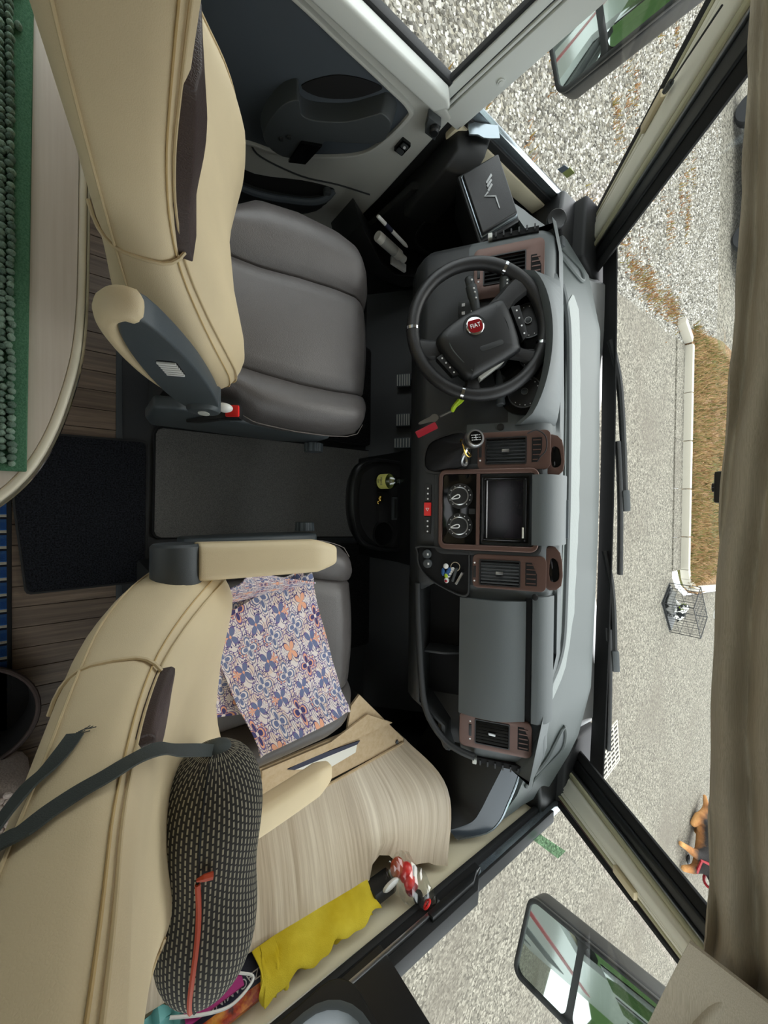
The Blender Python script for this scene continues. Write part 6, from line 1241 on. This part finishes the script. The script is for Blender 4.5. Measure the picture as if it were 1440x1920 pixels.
MB().prism(pi_, .002, .011).build('pile', 'cab_carpet', cmt); MB().ringprism(pp, pi_, .002, .012).build('bound_edge', 'matt_black', cmt, bevel=0.002)
tm = thing('tufted_mat', (.02, .0, 0), 'black tufted doormat on the wood floor behind the seats', 'mat')
pp = rr4([(-.200, .160), (.243, .157), (.247, -.125), (.0, -.149), (-.195, -.149)], .012); pi_ = [(.02 + (a - .02) * .97, b * .955) for a, b in pp]
MB().prism(pi_, .004, .015).build('pile', 'tuft_carpet', tm); MB().ringprism(pp, pi_, .004, .014).build('bound_edge', 'rubber', tm, bevel=0.003)
t = new('blue_stripe', rough=.9, spec=.15); v = t.coord('Object', (1, 1, 1)); s_ = t.n('ShaderNodeSeparateXYZ'); t.l(v, s_.inputs[0]); fr_ = t.math('FRACT', t.math('MULTIPLY', s_.outputs[0], 24.0))
t.l(t.ramp(fr_, [(0, srgb(30, 62, 110)), (.45, srgb(44, 92, 146)), (.5, srgb(150, 146, 132)), (.62, srgb(170, 164, 148)), (.66, srgb(20, 24, 34)), (.8, srgb(40, 70, 110))], 'CONSTANT'), t.p.inputs['Base Color']); t.bump(t.noise(v, 300, 2), .6, .004)
rg = thing('striped_rug', (.30, -.35, 0), 'blue and beige striped rug at the rear edge of the floor', 'rug')
MB().prism([(-.02, -.70), (.60, -.70), (.60, -.160), (-.02, -.160)], .002, .012).build('weave', 'blue_stripe', rg); MB().prism([(-.02, -.160), (.60, -.160), (.60, -.151), (-.02, -.151)], .002, .013).build('border', 'matt_black', rg, bevel=0.002)
for nm, P, lab in (('driver_footmat', [(-.71, .66), (-.27, .66), (-.27, 1.02), (-.71, 1.02)], 'black carpet mat in the driver footwell under the pedals'), ('passenger_footmat', [(.17, .60), (.62, .60), (.62, 1.03), (.17, 1.03)], 'black carpet mat in the passenger footwell')):
    c = (sum(a for a, b in P) / 4, sum(b for a, b in P) / 4); r = thing(nm, (c[0], c[1], 0), lab, 'mat'); pp = rr4(P, .03); pi_ = [(c[0] + (a - c[0]) * .96, c[1] + (b - c[1]) * .95) for a, b in pp]
    MB().prism(pi_, .009, .018).build('pile', 'footwell_carpet', r); MB().ringprism(pp, pi_, .009, .017).build('bound_edge', 'matt_black', r, bevel=0.003)
bn = thing('round_bin', (.52, -.21, 0), 'dark round container with a brown rim behind the passenger seat', 'bin')
MB().lathe([(.10, .005), (.125, .10), (.120, .10), (.098, .012), (.001, .012)], Frame((.52, -.215, 0), (1, 0, 0), (0, 1, 0)), 36, False).build('shell', 'matt_black', bn); MB().tube([V((.52 + .123 * math.cos(a), -.215 + .123 * math.sin(a), .10)) for a in [2 * math.pi * k / 40 for k in range(40)]], .006, 8, closed=True).build('rim', 'brown_leather', bn)
kn_ = thing('knit_cushion', (.80, -.30, .02), 'cream chunky knit cushion at the rear corner behind the passenger seat', 'cushion')
MB().box((.80, -.36, .14), (.34, .50, .22)).build('pad', 'cream_knit', kn_, bevel=0.06, seg=4)
gx, gy = np.meshgrid(np.arange(.645, .96, .016), np.arange(-.58, -.125, .014)); blobs('knit_stitches', np.c_[gx.ravel() + .008 * (np.arange(gx.shape[0]) % 2).repeat(gx.shape[1]), gy.ravel(), np.full(gx.size, .249)], .0088, 'cream_knit', kn_, .6)
# ------------------------------------------------------------ gathered curtain over the windscreen
cu = thing('windscreen_curtain', (0, .92, 1.24), 'beige gathered curtain hanging in folds across the top of the windscreen', 'curtain')
bx0 = [-1.12, -.714, -.436, -.056, .24, .643, .80, .86, .95, 1.05]; bz0 = [1.27, 1.264, 1.258, 1.243, 1.24, 1.235, 1.232, 1.226, 1.19, 1.15]
P1 = [0, .012, .024, .035, .048, .062, .075, .09, .11, .13, .15, .18, .21, .25, .30, .36, .45]; 
g = []
for i in range(90):
    x = -1.12 + 2.17 * i / 89; zb = interp(x, bx0, bz0); row = []
    for j in range(64):
        h = .50 * (j / 63) ** 1.3; sl_ = .018 * math.sin(x * 2.1 + 1) + .010 * math.sin(x * 5.3)
        ph0 = (h + sl_) / .058
        y = .925 + .020 * math.sin(2 * math.pi * ph0) * min(1, .3 + h / .02) + .006 * math.sin(2 * math.pi * ph0 * .47 + x * 3) - .10 * h + .004 * math.sin(x * 31 + j * .4)
        row.append(V((x, y, zb + h + .004 * math.cos(2 * math.pi * ph0))))
    g.append(row)
MB().sheet(g, .004).build('gathered_cloth', 'curtain_cloth', cu, angle=80)
MB().tube([V((x, .87, 1.76)) for x in (-1.12, 0, 1.05)], .012, 8).build('rail', 'satin_metal', cu)
sn = thing('sensor_housing', (-.045, .985, 1.235), 'small black sensor housing below the curtain at the windscreen top', 'sensor')
MB().box((-.045, .985, 1.240), (.062, .03, .034)).build('casing', 'black_plastic', sn, bevel=.005); MB().lathe([(.009, 0), (.009, .004), (.006, .005)], Frame((-.045, .985, 1.223), (1, 0, 0), (0, -1, 0)), 14).build('lens', 'gloss_black', sn)
fr2 = [[V((.78 + .32 * u, .86 + .05 * math.sin(u * 3) - .02 * w_, 1.225 - .09 * u + .30 * w_)) for w_ in np.linspace(0, 1, 12)] for u in np.linspace(0, 1, 16)]
MB().sheet(fr2, .005).build('end_flap', 'curtain_cloth', cu, angle=80)
# ------------------------------------------------------------ straps of the neck pillow, lying over the head part
def strap(path, nrm, w_):
    P = smooth_path([V(p) for p in path], 5); Nn = smooth_path([V(n) for n in nrm], 5); n = len(P); wd = []
    for i in range(n):
        d = (P[min(i + 1, n - 1)] - P[max(i - 1, 0)]).normalized(); wd.append(d.cross(Nn[i]).normalized())
    return MB().ribbon(P, wd, w_, .0016).build('strap', 'webbing', npil)
strap([(.352, .150, .842), (.315, .118, .890), (.262, .078, .965), (.236, .058, .998), (.219, .034, 1.032), (.213, .014, 1.053), (.211, -.002, 1.064), (.212, -.018, 1.073), (.213, -.031, 1.083), (.215, -.043, 1.084), (.230, -.068, 1.080), (.30, -.085, 1.07)],
      [(-.2, .5, .8), (-.4, .5, .7), (-.6, .7, .3), (-.7, .6, .2), (-1, .2, .1), (-1, .1, .1), (-1, 0, .1), (-1, 0, .05), (-1, -.1, 0), (-.9, -.4, 0), (-.6, -.8, 0), (0, -1, 0)], .0150)
strap([(.205, -.006, .985), (.208, -.013, 1.001), (.210, -.022, 1.02), (.212, -.032, 1.032), (.215, -.042, 1.053), (.221, -.052, 1.074), (.245, -.074, 1.085)],
      [(-1, 0, .1), (-1, 0, .1), (-1, -.2, 0), (-1, -.3, 0), (-.9, -.5, 0), (-.75, -.66, 0), (-.4, -.9, 0)], .0135)
for k in range(7):
    a = V((.2045, -.004 + .0015 * (k - 3), .982 - .0008 * (k - 3))); d = V((0, .9 + .15 * math.sin(k * 2.2), -.25 + .5 * math.sin(k * 1.3))).normalized() * random.uniform(.006, .012)
    MB().tube([a, a + d * .5 + V((0, 0, .001)), a + d], .00045, 4).build('frayed_thread', 'webbing', npil)
MB().ball((.347, .150, .845), (.012, .020, .016)).build('tied_end', 'webbing', npil)
